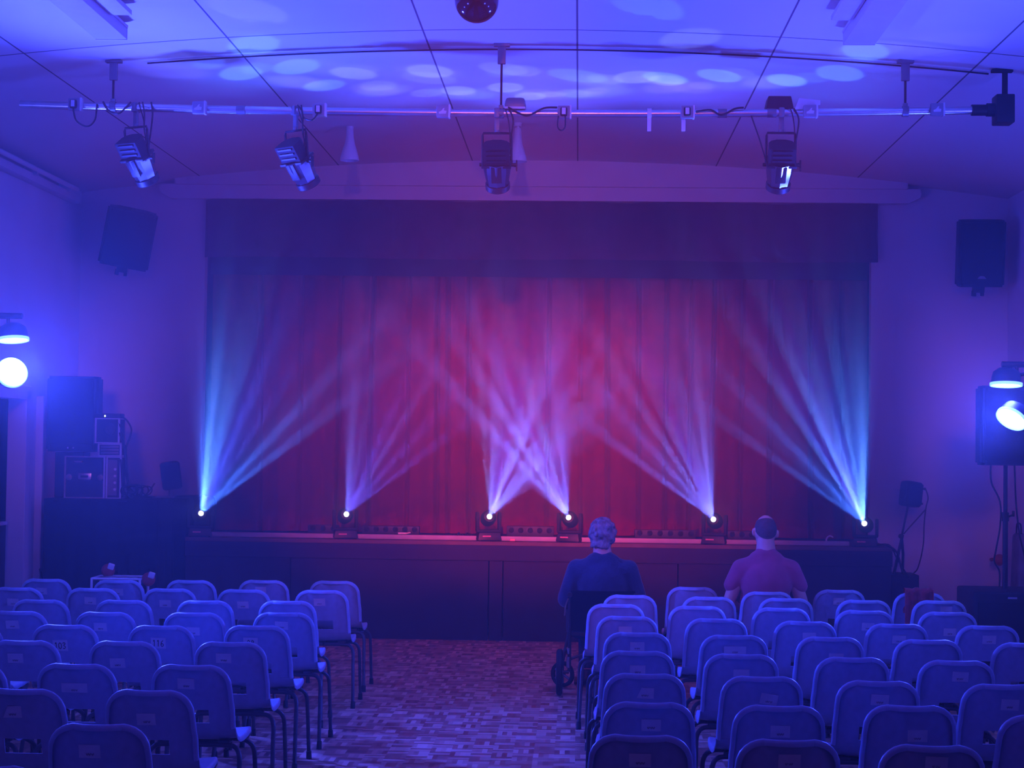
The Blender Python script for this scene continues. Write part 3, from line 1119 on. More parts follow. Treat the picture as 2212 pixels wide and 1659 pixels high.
SPECIAL = {
    ('L', 5, 3): 'blue plastic chair with a white card reading 103 on its back',
    ('L', 5, 2): 'blue plastic chair with a white card reading 116 on its back',
    ('L', 5, 1): 'blue plastic aisle chair with a white card reading 98 on its back',
    ('R', 1, 3): 'blue plastic chair the bald man sits on',
    ('R', 1, 5): 'blue plastic chair with a red jacket over its back',
    ('L', 7, 2): 'blue plastic chair with a long white strip of paper on its back',
    ('R', 5, 2): 'blue plastic chair with a wide blank paper strip, near the aisle, wheelchair side',
    ('R', 2, 1): 'blue plastic aisle chair directly behind the wheelchair',
}
crng = random.Random(5)
first = True
for side, row, seat, x, y, cd in CHAIRS:
    root = ch0 if first else clone(ch0)
    first = False
    root.location = (x, y + 0.22, 0)
    root.rotation_euler = (0, 0, R(crng.uniform(-1.8, 1.8)))
    lab = SPECIAL.get((side, row, seat))
    if not lab:
        lab = 'blue plastic chair, %s of the %s row, %s side' % (SEATN[seat], ROWN[row], 'sound desk' if side == 'L' else 'wheelchair')
    tag(root, lab, 'chair', 'blue chairs on the sound desk side' if side == 'L' else 'blue chairs on the wheelchair side')
    root['_card'] = 1 if cd else 0
    if side == 'R' and seat == 1 and row in (7, 8, 9):
        mb = MB()
        mb.tube([(-0.235, 0.14, 0.30), (-0.275, 0.135, 0.30), (-0.285, 0.135, 0.285), (-0.285, 0.135, 0.245), (-0.275, 0.135, 0.23), (-0.235, 0.15, 0.23)], 0.005, 6, False)
        root_clip = (root, mb)
        CL_ = globals().setdefault('CLIPS', [])
        CL_.append(root_clip)
    CA_ = globals().setdefault('CARDS', [])
    if cd:
        CA_.append((root, cd))
for root, mb in CLIPS:
    mb.build('linking_hook', M['tube'], root)
for root, cd in CARDS:
    card(root, cd[0], cd[1], cd[2], crng)
for o in col.objects:
    if '_card' in o:
        del o['_card']

# ================================================================== PEOPLE
def finger(mb, base, direction, down, length, r, curl):
    p = Vector(base)
    d = Vector(direction).normalized()
    dn = Vector(down).normalized()
    seg = [length * 0.45, length * 0.32, length * 0.23]
    a = 0.0
    for i, L in enumerate(seg):
        a += curl[i]
        q = p + (d * math.cos(a) + dn * math.sin(a)) * L
        mb.cap(p, q, r * (1 - 0.08 * i), r * (1 - 0.08 * (i + 1)), 10)
        p = q


def hand(mb, wrist, fwd, side, up):
    """palm down hand resting on a thigh; side points to the thumb"""
    w, f, s, u = Vector(wrist), Vector(fwd).normalized(), Vector(side).normalized(), Vector(up).normalized()
    for k in range(4):
        off = (k - 1.5) * 0.019
        mb.cap(w + s * off * 0.6, w + f * 0.085 + s * off, 0.014, 0.011, 10)
        ln = [0.062, 0.074, 0.080, 0.070][k]
        finger(mb, w + f * 0.085 + s * off, f + s * (k - 1.5) * 0.05, -u, ln, 0.0085, (0.18, 0.35, 0.3))
    finger(mb, w + f * 0.025 + s * 0.028, f * 0.75 + s * 0.65, -u, 0.06, 0.010, (0.05, 0.2, 0.1))


def seated_body(mb, head_c, head_r, neck, sh_w, sh_z, hip_z, lean, arm, knee_x=0.12, head_rot=(0, 0, 0)):
    hc = Vector(head_c)
    # skull, jaw, nose, ears, neck
    mb.ball(hc, head_r, head_rot, 20, 14)
    Rm = Euler(head_rot).to_matrix()
    def H(x, y, z):
        return hc + Rm @ Vector((x, y, z))
    mb.ball(H(0, 0.035, -0.055), (head_r[0] * 0.80, 0.068, 0.068), head_rot)
    mb.cap(H(0, 0.098, 0.0), H(0, 0.112, -0.032), 0.009, 0.013, 10)
    for sx in (-1, 1):
        mb.ball(H(sx * (head_r[0] + 0.008), -0.008, -0.018), (0.011, 0.020, 0.033), (0.15, 0, sx * 0.5), 12, 8)
        mb.ball(H(sx * 0.032, 0.080, 0.016), (0.022, 0.014, 0.010), head_rot, 10, 6)
    mb.cap(H(0, -0.02, -0.05), neck, 0.061, 0.074)
    nx, ny, nz = neck
    # torso
    for sx in (-1, 1):
        mb.cap((nx + sx * sh_w * 0.2, lean, sh_z), (nx + sx * sh_w * 0.9, lean, sh_z - 0.045), 0.072, 0.055)
    mb.ball((nx, lean * 0.8, sh_z - 0.13), (sh_w * 0.86, 0.125, 0.20))
    mb.ball((nx, lean * 0.5 + 0.02, (sh_z + hip_z) / 2 - 0.05), (sh_w * 0.80, 0.14, 0.20))
    mb.ball((nx, 0.0, hip_z + 0.04), (sh_w * 0.82, 0.15, 0.13))
    for sx in (-1, 1):
        s0 = Vector((nx + sx * sh_w * 0.92, lean, sh_z - 0.05))
        el = Vector((nx + sx * arm[0], arm[1], arm[2]))
        wr = Vector((nx + sx * arm[3], arm[4], arm[5]))
        mb.cap(s0, el, 0.056, 0.044)
        mb.cap(el, wr, 0.045, 0.029)
        hand(mb, wr, (-sx * 0.25, 1, -0.08), (-sx, 0.1, 0), (0, 0, 1))
        hip = Vector((nx + sx * 0.09, 0.02, hip_z))
        kn = Vector((nx + sx * knee_x, 0.43, hip_z + 0.0))
        an = Vector((nx + sx * knee_x, 0.45, 0.09))
        mb.cap(hip, kn, 0.084, 0.060)
        mb.cap(kn, an, 0.058, 0.040)
        mb.cap(an + Vector((0, -0.02, -0.045)), an + Vector((sx * 0.02, 0.15, -0.055)), 0.038, 0.030)


def clothing(parts, name, m, parent, voxel=0.011, it=5):
    mb = MB()
    for p in parts:
        if p[0] == 'c':
            mb.cap(*p[1:])
        else:
            mb.ball(*p[1:])
    return remesh(mb, voxel, it, name, m, parent)


def face_bits(head_c, rot, parent):
    Rm = Euler(rot).to_matrix()
    hc = Vector(head_c)
    for sx in (-1, 1):
        mb = MB()
        mb.ball(hc + Rm @ Vector((sx * 0.032, 0.083, 0.004)), 0.012)
        mb.build('eye', M['eye'], parent)
    mb = MB()
    mb.cap(hc + Rm @ Vector((-0.02, 0.098, -0.062)), hc + Rm @ Vector((0.02, 0.098, -0.062)), 0.007, 0.007)
    mb.build('mouth', M['lip'], parent)


# bald man
man = thing('person', 'bald man in a plum t-shirt seated with his back turned, front row', 'person', (1.345, 12.325, 0), 0)
hr = (-0.10, 0.06, 0.05)
hc = (0.0, 0.045, 1.212)
nk = (0.0, 0.0, 1.045)
mb = MB()
seated_body(mb, hc, (0.077, 0.098, 0.112), nk, 0.195, 0.985, 0.535, -0.01, (0.262, 0.00, 0.70, 0.16, 0.24, 0.635), 0.12, hr)
remesh(mb, 0.0075, 4, 'body', M['skin'], man)
tee = [('c', (-0.05, -0.012, 0.995), (0.17, -0.01, 0.945), 0.082, 0.070), ('c', (0.05, -0.012, 0.995), (-0.17, -0.01, 0.945), 0.082, 0.070), ('c', (-0.015, -0.008, 1.035), (0.015, -0.008, 1.035), 0.074, 0.074),
       ('e', (0, -0.008, 0.855), (0.196, 0.138, 0.19)), ('e', (0, 0.015, 0.70), (0.185, 0.153, 0.21)), ('e', (0, 0.0, 0.60), (0.185, 0.163, 0.14))]
for sx in (-1, 1):
    tee += [('c', (sx * 0.178, -0.01, 0.945), (sx * 0.240, -0.004, 0.825), 0.068, 0.060)]
clothing(tee, 't_shirt', M['tee'], man)
tr = [('e', (0, 0.0, 0.56), (0.176, 0.162, 0.10))]
for sx in (-1, 1):
    tr += [('c', (sx * 0.09, 0.02, 0.545), (sx * 0.12, 0.43, 0.535), 0.090, 0.070), ('c', (sx * 0.12, 0.43, 0.535), (sx * 0.12, 0.45, 0.13), 0.068, 0.058)]
clothing(tr, 'trousers', M['jeans'], man)
for sx in (-1, 1):
    clothing([('c', (sx * 0.12, 0.43, 0.047), (sx * 0.14, 0.60, 0.042), 0.046, 0.040), ('c', (sx * 0.12, 0.44, 0.05), (sx * 0.12, 0.44, 0.10), 0.046, 0.045)], 'shoe', M['shoe'], man)
face_bits(hc, hr, man)
# cropped hair round the back and sides, crown bare
Rm = Euler(hr).to_matrix()
mb = MB()
def crop(u, v):
    a = R(104) * (u - 0.5) * 2
    lo = R(-34) + R(30) * min(1.0, abs(a) / R(75)) ** 2
    hi_ = R(50) - R(18) * min(1.0, abs(a) / R(100)) ** 2
    b = lo + (hi_ - lo) * v
    p = Vector((math.sin(a) * math.cos(b) * 0.0795, -math.cos(a) * math.cos(b) * 0.1005, math.sin(b) * 0.1145))
    return Vector(hc) + Rm @ p
mb.grid(28, 14, crop)
bmesh.ops.solidify(mb.bm, geom=mb.bm.faces, thickness=0.002)
mb.build('cropped_hair', M['shaved'], man, angle=None)

# grey-haired person in the wheelchair
old = thing('person', 'grey-haired person in a navy jumper seated in the wheelchair, seen from behind', 'person', (0.185, 12.52, 0), 0)
hr = (-0.16, 0.05, -0.25)
hc = (0.0, 0.03, 1.142)
nk = (0.0, -0.005, 0.985)
mb = MB()
seated_body(mb, hc, (0.076, 0.096, 0.108), nk, 0.19, 0.93, 0.555, -0.015, (0.262, -0.02, 0.69, 0.17, 0.22, 0.69), 0.11, hr)
remesh(mb, 0.0075, 4, 'body', M['skin'], old)
jp = [('c', (-0.05, -0.02, 0.94), (0.17, -0.02, 0.895), 0.090, 0.082), ('c', (0.05, -0.02, 0.94), (-0.17, -0.02, 0.895), 0.090, 0.082), ('c', (-0.03, -0.02, 0.965), (0.03, -0.02, 0.965), 0.078, 0.078),
      ('e', (0, -0.01, 0.81), (0.205, 0.148, 0.20)), ('e', (0, 0.015, 0.70), (0.20, 0.163, 0.18)), ('e', (0, 0.0, 0.62), (0.20, 0.170, 0.13))]
for sx in (-1, 1):
    jp += [('c', (sx * 0.188, -0.015, 0.91), (sx * 0.262, -0.02, 0.69), 0.072, 0.066), ('c', (sx * 0.262, -0.02, 0.69), (sx * 0.185, 0.19, 0.69), 0.064, 0.046)]
clothing(jp, 'jumper', M['navy'], old)
tr = [('e', (0, 0.0, 0.585), (0.186, 0.165, 0.10))]
for sx in (-1, 1):
    tr += [('c', (sx * 0.09, 0.02, 0.565), (sx * 0.11, 0.43, 0.555), 0.090, 0.072), ('c', (sx * 0.11, 0.43, 0.555), (sx * 0.11, 0.45, 0.17), 0.068, 0.058)]
clothing(tr, 'trousers', M['jeans'], old)
for sx in (-1, 1):
    clothing([('c', (sx * 0.11, 0.43, 0.052), (sx * 0.13, 0.59, 0.047), 0.046, 0.040), ('c', (sx * 0.11, 0.44, 0.055), (sx * 0.11, 0.44, 0.10), 0.046, 0.045)], 'shoe', M['shoe'], old)
face_bits(hc, hr, old)
hrg = random.Random(3)
Rm = Euler(hr).to_matrix()
mb = MB()
mb.ball(Vector(hc) + Rm @ Vector((0, -0.022, 0.022)), (0.090, 0.098, 0.104), hr, 20, 14)
for _ in range(150):
    a = hrg.uniform(-PI, PI)
    b = hrg.uniform(-0.75, 1.5)
    dirv = Vector((math.sin(a) * math.cos(b), -math.cos(a) * math.cos(b), math.sin(b)))
    if dirv.y > 0.45 and dirv.z < 0.45:
        continue
    p = Vector((dirv.x * 0.090, -0.022 + dirv.y * 0.098, 0.022 + dirv.z * 0.104))
    mb.ball(Vector(hc) + Rm @ p, hrg.uniform(0.012, 0.021), seg=8, rings=6)
for _ in range(26):
    a = hrg.uniform(-0.9, 0.9)
    p = Vector((math.sin(a) * 0.080, -0.02 - math.cos(a) * 0.085, hrg.uniform(-0.085, -0.05)))
    mb.ball(Vector(hc) + Rm @ p, hrg.uniform(0.013, 0.019), seg=8, rings=6)
remesh(mb, 0.006, 2, 'curly_hair', M['grey_hair'], old)

# ================================================================== WHEELCHAIR
wc = thing('wheelchair', 'black transit wheelchair with grey-haired person in it, beside the front aisle', 'wheelchair', (0.185, 12.50, 0), 0)
def wheel(c, r, w, axis_rot, name):
    T = Matrix.Translation(c) @ Matrix.Rotation(axis_rot, 4, 'Z') @ Matrix.Rotation(R(90), 4, 'Y')
    mb = MB()
    prof = [(r - w * 0.9, -w * 0.4), (r - w * 0.3, -w * 0.5), (r, -w * 0.3), (r, w * 0.3), (r - w * 0.3, w * 0.5), (r - w * 0.9, w * 0.4), (r - w * 0.9, -w * 0.4)]
    mb.lathe(prof, T, 28)
    o = mb.build(name, M['rubber'], wc)
    mb = MB()
    mb.cyl(T @ Vector((0, 0, -w * 0.55)), T @ Vector((0, 0, w * 0.55)), r * 0.18)
    for k in range(6):
        a = k * PI / 3
        mb.cyl(T @ Vector((0, 0, 0)), T @ Vector((math.cos(a) * (r - w * 0.7), math.sin(a) * (r - w * 0.7), 0)), 0.007 if r > 0.12 else 0.010)
    mb.build('hub', M['grey_metal'], o)
for sx in (-1, 1):
    wheel((sx * 0.305, -0.03, 0.165), 0.165, 0.046, 0, 'rear_wheel')
    wheel((sx * 0.285, 0.37, 0.096), 0.096, 0.03, R(62) * (1 if sx < 0 else 0.2), 'caster_wheel')
    mb = MB()
    mb.tube([(sx * 0.235, -0.03, 0.17), (sx * 0.235, -0.06, 0.40), (sx * 0.235, -0.16, 0.70), (sx * 0.235, -0.20, 0.74), (sx * 0.235, -0.29, 0.745)], 0.0125, 10)
    mb.tube([(sx * 0.235, -0.05, 0.445), (sx * 0.235, 0.42, 0.445), (sx * 0.235, 0.50, 0.38), (sx * 0.235, 0.56, 0.14)], 0.0125, 10)
    mb.tube([(sx * 0.235, -0.03, 0.22), (sx * 0.235, 0.40, 0.22)], 0.011, 8)
    mb.cyl((sx * 0.285, 0.37, 0.19), (sx * 0.235, 0.37, 0.44), 0.012)
    mb.tube([(sx * 0.285, 0.37, 0.10), (sx * 0.285, 0.33, 0.16), (sx * 0.285, 0.37, 0.20)], 0.009, 6)
    mb.cyl((sx * 0.235, -0.03, 0.165), (sx * 0.325, -0.03, 0.165), 0.012)
    mb.build('side_frame', M['tube'], wc)
    mb = MB()
    mb.cyl((sx * 0.243, -0.055, 0.20), (sx * 0.243, -0.06, 0.28), 0.013)
    mb.cyl((sx * 0.243, -0.062, 0.30), (sx * 0.243, -0.066, 0.345), 0.013)
    mb.build('frame_sleeve', M['chrome'], wc)
    mb = MB()
    mb.cyl((sx * 0.235, -0.22, 0.744), (sx * 0.235, -0.31, 0.746), 0.018)
    hd = mb.build('push_handle', M['rubber'], wc)
    mb = MB()
    mb.tube([(sx * 0.245, -0.25, 0.72), (sx * 0.265, -0.21, 0.66), (sx * 0.270, -0.17, 0.60), (sx * 0.272, -0.15, 0.585)], 0.006, 6)
    mb.build('brake_lever', M['chrome'], hd)
    mb = MB()
    mb.box((sx * 0.25, 0.13, 0.63), (0.05, 0.30, 0.03), bevel=0.01)
    ar = mb.build('armrest', M['black_vinyl'], wc)
    for py in (0.02, 0.25):
        mb = MB()
        mb.cyl((sx * 0.25, py, 0.45), (sx * 0.25, py, 0.62), 0.011)
        mb.build('armrest_post', M['tube'], ar)
    mb = MB()
    mb.box((sx * 0.12, 0.55, 0.006 + 0.02), (0.16, 0.15, 0.014), rot=(0.15, 0, 0), bevel=0.004)
    mb.build('footplate', M['black'], wc)
mb = MB()
mb.grid(10, 8, lambda u, v: Vector(((u - 0.5) * 0.46, -0.085 - 0.115 * v - 0.02 * math.sin(PI * u), 0.47 + 0.30 * v)))
bmesh.ops.solidify(mb.bm, geom=mb.bm.faces, thickness=0.012)
mb.build('backrest', M['black_vinyl'], wc)
mb = MB()
mb.box((0, 0.18, 0.446), (0.45, 0.44, 0.045), bevel=0.015)
mb.build('seat', M['black_vinyl'], wc)
mb = MB()
mb.cyl((-0.235, 0.10, 0.24), (0.235, 0.10, 0.42), 0.010)
mb.cyl((0.235, 0.13, 0.24), (-0.235, 0.13, 0.42), 0.010)
mb.build('cross_brace', M['tube'], wc)

# ================================================================== RED JACKET ON A CHAIR
jx, jy = 2.415, 12.194 + 0.22
def jk(u, v):
    x = -0.105 + 0.20 * u
    L = 0.30
    s = (v - 0.38) * L / 0.62 * 1.6 if v > 0.38 else (v - 0.38) / 0.38 * 0.16
    # s<0 hangs on the seat side, s>0 hangs behind
    w = 0.006 * math.sin(u * 14 + v * 4) + 0.005 * math.sin(u * 25 - v * 7)
    if s < 0:
        return Vector((x, -0.215 + 0.030 - w - 0.03 * s, 0.815 + s))
    arc = 0.055
    if s < arc:
        a = s / arc * PI
        return Vector((x, -0.223 + 0.038 * math.cos(a), 0.815 + 0.022 * math.sin(a) + w * 0.6))
    d = s - arc
    cut = d * (1 - 0.55 * max(0, u - 0.42) / 0.58) if u > 0.42 else d
    return Vector((x + 0.02 * d, -0.262 + w + 0.30 * d * 0.35, 0.815 - cut))
mb = MB()
mb.grid(28, 40, jk)
bmesh.ops.solidify(mb.bm, geom=mb.bm.faces, thickness=0.008)
o = mb.build('jacket', M['red_cloth'], None, angle=None, loc=(jx - 0.01, jy, 0))
tag(o, 'red jacket thrown over a chair back near the black box', 'jacket')

# ================================================================== PIPE RIG
PY = 11.5
def pipe_z(x):   # the long pipe sags in the middle
    return 4.045 + 0.040 * ((x + 0.45) / 3.2) ** 2
t = thing('lighting_pipe', 'long aluminium pipe hung across the hall for stage lanterns', 'pipe', (-0.5, PY, 4.06))
mb = MB()
pts = [Vector((x + 0.5, 0, pipe_z(x) - 4.06)) for x in [-3.84 + (2.72 + 3.84) * i / 20 for i in range(21)]]
mb.tube(pts, 0.026, 14, False)
mb.build('tube', M['alu'], t, angle=60)
mb = MB()
mb.cyl((2.60 + 0.5, 0, pipe_z(2.66) - 4.06), (2.72 + 0.5, 0, pipe_z(2.7) - 4.06), 0.038)
mb.build('end_collar', M['black'], t)
for x in (-2.32, 0.94, 1.27):
    mb = MB()
    mb.cyl((x + 0.47, 0, pipe_z(x) - 4.06), (x + 0.53, 0, pipe_z(x) - 4.06), 0.030)
    mb.build('joint_sleeve', M['grey_metal'], t)

HANG = [(-3.20, 'sound desk end'), (-0.55, 'middle'), (2.16, 'black box end')]
for x, wh in HANG:
    h = thing('pipe_hanger', 'ceiling bracket and rod holding the lighting pipe at its %s' % wh, 'hanger', (x, PY, ceil_z(x)), group='hangers of the lighting pipe')
    mb = MB()
    mb.box((0, 0, -0.01), (0.11, 0.05, 0.02), bevel=0.003)
    mb.box((0, 0, -0.075), (0.055, 0.03, 0.13), bevel=0.006)
    mb.build('bracket', M['grey_metal'], h)
    dz = pipe_z(x) - ceil_z(x)
    mb = MB()
    mb.cyl((0, 0, -0.13), (0, 0, dz + 0.03), 0.008, seg=10)
    mb.build('rod', M['black_matt'], h)
    mb = MB()
    mb.lathe([(0.027, -0.02), (0.036, -0.02), (0.036, 0.02), (0.027, 0.02)], Matrix.Translation((0, 0, dz)) @ Matrix.Rotation(R(90), 4, 'Y'), 18)
    mb.box((0, 0, dz + 0.04), (0.03, 0.03, 0.03), bevel=0.004)
    mb.build('clamp', M['grey_metal'], h)

# sockets on the pipe
SOCK = [(-3.45, 1, 'first socket box from the free end of the pipe, black plug in it'), (-2.60, 0, 'square flat box beside the first lantern on the pipe'),
        (-1.78, 1, 'socket box with plug just past the second lantern'), (-0.94, 0, 'square flat box between the second and third lanterns'),
        (-0.125, 1, 'socket box with dangling plug lead past the third lantern'), (0.70, 1, 'socket box with plug before the fourth lantern'),
        (1.52, 0, 'square flat box beside the fourth lantern'), (2.36, 0, 'square flat box near the black box end of the pipe')]
for x, plug, lab in SOCK:
    s = thing('socket_box', lab, 'socket', (x, PY - 0.045, pipe_z(x)), group='socket boxes along the lighting pipe')
    mb = MB()
    mb.box((0, 0, 0), (0.085, 0.045, 0.085), bevel=0.010)
    mb.build('box', M['socket'], s)
    mb = MB()
    mb.box((0.045, 0.0, 0), (0.012, 0.05, 0.09), bevel=0.003)
    mb.build('mounting_plate', M['white_plastic'], s)
    if plug:
        mb = MB()
        mb.box((0, -0.035, -0.002), (0.048, 0.03, 0.06), bevel=0.012)
        p = mb.build('plug', M['black'], s)
        mb = MB()
        mb.box((0, -0.051, 0.0), (0.026, 0.004, 0.044), bevel=0.0015)
        mb.build('plug_face', M['white_plastic'], p)
    else:
        mb = MB()
        mb.poly([(-0.025, -0.018), (0.022, -0.018), (0.026, 0.0), (0.008, 0.004), (0.012, 0.02), (0.004, 0.018), (-0.01, 0.0), (-0.025, -0.006)], 0.003,
                Matrix.Translation((0, -0.0225, 0)) @ Matrix.Rotation(R(90), 4, 'X'))
        mb.build('cover_mark', M['white_plastic'], s)

# stage lanterns
def lantern(x, label, yaw, roll, seedy):
    pz = pipe_z(x)
    L = thing('stage_lantern', label, 'stage light', (x, PY, pz), yaw, 'stage lanterns clamped under the pipe')
    mb = MB()
    mb.box((0, 0, 0.0), (0.04, 0.068, 0.068), bevel=0.012)
    mb.box((0, 0, -0.075), (0.034, 0.02, 0.10), bevel=0.004)
    mb.cyl((0, 0, -0.13), (0, 0, -0.115), 0.018)
    mb.build('hook_clamp', M['grey_metal'], L)
    mb = MB()
    zt = -0.135
    mb.tube([(-0.098, 0.03, zt - 0.205), (-0.098, 0.0, zt - 0.02), (-0.092, 0, zt), (0.092, 0, zt), (0.098, 0.0, zt - 0.02), (0.098, 0.03, zt - 0.205)], 0.008, 8, False)
    mb.build('yoke', M['black_matt'], L)
    # lantern body: local axis runs from the rear (near, high) down and towards the stage
    piv = Vector((0, 0.03, zt - 0.21))
    ax = Vector((0, 0.62, -0.78)).normalized()
    q = ax.to_track_quat('Z', 'Y').to_matrix().to_4x4()
    T = Matrix.Translation(piv) @ Matrix.Rotation(roll, 4, 'Y') @ q
    mb = MB()
    # boxy lamp house with a curved lid, at the rear
    hpts = [(-0.088, -0.06), (-0.088, 0.03), (-0.07, 0.058), (-0.03, 0.076), (0.03, 0.076), (0.07, 0.058), (0.088, 0.03), (0.088, -0.06)]
    mb.poly(hpts, 0.13, T @ Matrix.Translation((0, 0, -0.15)))
    hb = mb.build('lamp_house', M['lantern'], L, False)
    mb = MB()
    for k in range(3):
        c = T @ Vector((0, -0.063, -0.13 + 0.035 * k))
        mb.box(c, (0.13, 0.012, 0.012), rot=T.to_euler())
    mb.box(T @ Vector((0, 0.0, -0.02)), (0.20, 0.15, 0.018), rot=T.to_euler(), bevel=0.003)
    mb.build('vent', M['black'], hb)
    mb = MB()
    mb.lathe([(0.094, -0.03), (0.093, 0.03), (0.084, 0.09), (0.077, 0.13), (0.077, 0.145)], T, 8)
    br = mb.build('barrel', M['dull_steel'], L, angle=20)
    mb = MB()
    mb.box(T @ Vector((0, -0.084, 0.035)), (0.07, 0.012, 0.12), rot=T.to_euler(), bevel=0.004)
    mb.box(T @ Vector((0.04, 0.078, 0.035)), (0.05, 0.014, 0.12), rot=T.to_euler(), bevel=0.004)
    mb.build('cover_plate', M['black'], br)
    mb = MB()
    mb.lathe([(0.077, 0.14), (0.084, 0.142), (0.084, 0.18), (0.077, 0.186), (0.070, 0.17), (0.070, 0.165), (0.0, 0.165)], T, 20)
    mb.build('lens_ring', M['black'], L)
    mb = MB()
    for sx in (-1, 1):
        mb.cyl((sx * 0.085, 0.03, zt - 0.21), (sx * 0.118, 0.03, zt - 0.21), 0.012)
    mb.cyl((0.118, 0.03, zt - 0.21), (0.130, 0.03, zt - 0.21), 0.014)
    mb.box((0.134, 0.03, zt - 0.215), (0.010, 0.022, 0.075), bevel=0.004)
    mb.build('tilt_knob', M['black'], L)
    mb = MB()
    s = 1 if seedy % 2 else -1
    mb.tube([(0.08, -0.03, 0.025), (0.11, -0.045, -0.05), (0.10, -0.03, -0.16), (0.085, 0.02, -0.27), (0.06, -0.01, -0.36)], 0.006, 6)
    mb.tube([(0.03, 0.0, 0.03), (0.06, -0.04, 0.01), (0.085, -0.02, -0.10), (0.09, 0.0, -0.25)], 0.004, 6)
    mb.build('safety_cable', M['black'], L)
    return L


lantern(-3.04, 'stage lantern hanging nearest the free end of the pipe', -0.45, 0.0, 0)
lantern(-1.945, 'stage lantern hanging second along the pipe, tilted, chrome catching light', -0.62, 0.0, 1)
lantern(-0.575, 'stage lantern hanging below the middle hanger of the pipe', -0.02, 0.0, 2)
lantern(1.335, 'stage lantern hanging nearest the black box end of the pipe', 0.02, 0.0, 3)

# cables looped on the pipe
def cab(name, pts, r, label):
    mb = MB()
    mb.tube(pts, r, 6)
    tag(mb.build(name, M['black']), label, 'cable', 'cables looped on the lighting pipe')
z0 = pipe_z
cab('cable', [(-3.45, PY - 0.08, z0(-3.45) - 0.03), (-3.43, PY - 0.07, z0(-3.4) - 0.11), (-3.36, PY - 0.06, z0(-3.4) - 0.15), (-3.31, PY - 0.045, z0(-3.3) - 0.10), (-3.30, PY - 0.035, z0(-3.3) + 0.01)], 0.006, 'black cable loop hanging from the first socket box')
cab('cable', [(-3.26, PY - 0.03, z0(-3.2) + 0.03), (-3.22, PY - 0.045, z0(-3.2) - 0.03), (-3.15, PY - 0.05, z0(-3.2) - 0.055), (-3.10, PY - 0.045, z0(-3.1) - 0.01), (-3.07, PY - 0.03, z0(-3.1) + 0.03)], 0.007, 'short black cable swag beside the first hanger')
cab('cable', [(-2.93, PY - 0.03, z0(-2.9) + 0.035), (-2.915, PY - 0.045, z0(-2.9) - 0.05), (-2.93, PY - 0.03, z0(-2.9) - 0.18), (-2.955, PY, z0(-2.9) - 0.30)], 0.006, 'black cable dropping into the first lantern')
cab('cable', [(-1.78, PY - 0.09, z0(-1.8) - 0.03), (-1.82, PY - 0.08, z0(-1.8) - 0.075), (-1.88, PY - 0.06, z0(-1.8) - 0.055), (-1.90, PY - 0.04, z0(-1.8) + 0.0), (-1.93, PY - 0.035, z0(-1.8) + 0.035)], 0.006, 'black cable looped by the second lantern')
cab('cable', [(-0.50, PY - 0.03, z0(0) + 0.035), (-0.42, PY - 0.04, z0(0) - 0.01), (-0.36, PY - 0.035, z0(0) - 0.02), (-0.26, PY - 0.03, z0(0) + 0.03), (-0.17, PY - 0.03, z0(0) + 0.035)], 0.007, 'black cable wrapped round the pipe past the third lantern')
cab('cable', [(-0.16, PY - 0.08, z0(0) - 0.03), (-0.165, PY - 0.06, z0(0) - 0.10), (-0.14, PY - 0.06, z0(0) - 0.125), (-0.115, PY - 0.06, z0(0) - 0.10), (-0.115, PY - 0.08, z0(0) - 0.03)], 0.005, 'thin lead dangling under the socket past the third lantern')
cab('cable', [(0.76, PY - 0.05, z0(1)), (0.86, PY - 0.035, z0(1) + 0.015), (0.93, PY - 0.04, z0(1) - 0.02), (1.02, PY - 0.03, z0(1) + 0.025), (1.08, PY - 0.02, z0(1) + 0.035)], 0.007, 'black cable wrapped round the pipe before the fourth lantern')
cab('cable', [(1.13, PY - 0.03, z0(1) - 0.02), (1.19, PY - 0.01, z0(1) - 0.18), (1.245, PY, z0(1) - 0.36)], 0.005, 'black cable hanging straight down beside the fourth lantern')
# empty pipe clips
for x, lab in ((0.45, 'empty white clip hanging from the pipe before the fourth lantern'), (0.68, 'second empty clip hanging under the socket before the fourth lantern')):
    t = thing('pipe_clip', lab, 'clip', (x, PY, pipe_z(x)), group='empty clips on the lighting pipe')
    mb = MB()
    mb.lathe([(0.027, -0.014), (0.035, -0.014), (0.035, 0.014), (0.027, 0.014)], Matrix.Rotation(R(90), 4, 'Y'), 16)
    mb.build('ring', M['white_plastic'], t)
    mb = MB()
    mb.box((0, 0, -0.075), (0.026, 0.016, 0.09), bevel=0.003)
    mb.build('tongue', M['white_plastic'], t)
# boxes riding on the pipe
t = thing('junction_box', 'pale curved box sitting on the pipe at the middle hanger', 'box', (-0.455, PY + 0.02, pipe_z(-0.45) + 0.03))
mb = MB()
mb.box((0, 0.02, 0.045), (0.15, 0.12, 0.07), bevel=0.022, taper=(0.85, 0.8))
mb.build('body', M['grey_metal'], t)
mb = MB()
mb.box((0, -0.03, 0.005), (0.14, 0.03, 0.016), bevel=0.004)
mb.build('lip', M['white_plastic'], t)
t = thing('dimmer_box', 'dark flat box with a white side plate riding on the pipe above the fourth lantern', 'box', (1.36, PY + 0.12, pipe_z(1.36) + 0.03))
mb = MB()
mb.box((-0.03, 0, 0.05), (0.19, 0.16, 0.09), bevel=0.006, taper=(0.8, 0.9))
mb.build('body', M['black_matt'], t, False)
mb = MB()
mb.poly([(0, 0), (0.03, 0.075), (0.17, 0.06), (0.17, 0.03), (0.06, 0.02), (0.05, 0)], 0.012, Matrix.Translation((0.06, -0.14, -0.01)) @ Matrix.Rotation(R(90), 4, 'X'))
mb.build('side_plate', M['white_plastic'], t, False)
mb = MB()
mb.box((-0.03, 0.0, 0.0), (0.10, 0.10, 0.03))
mb.build('saddle', M['grey_metal'], t, False)

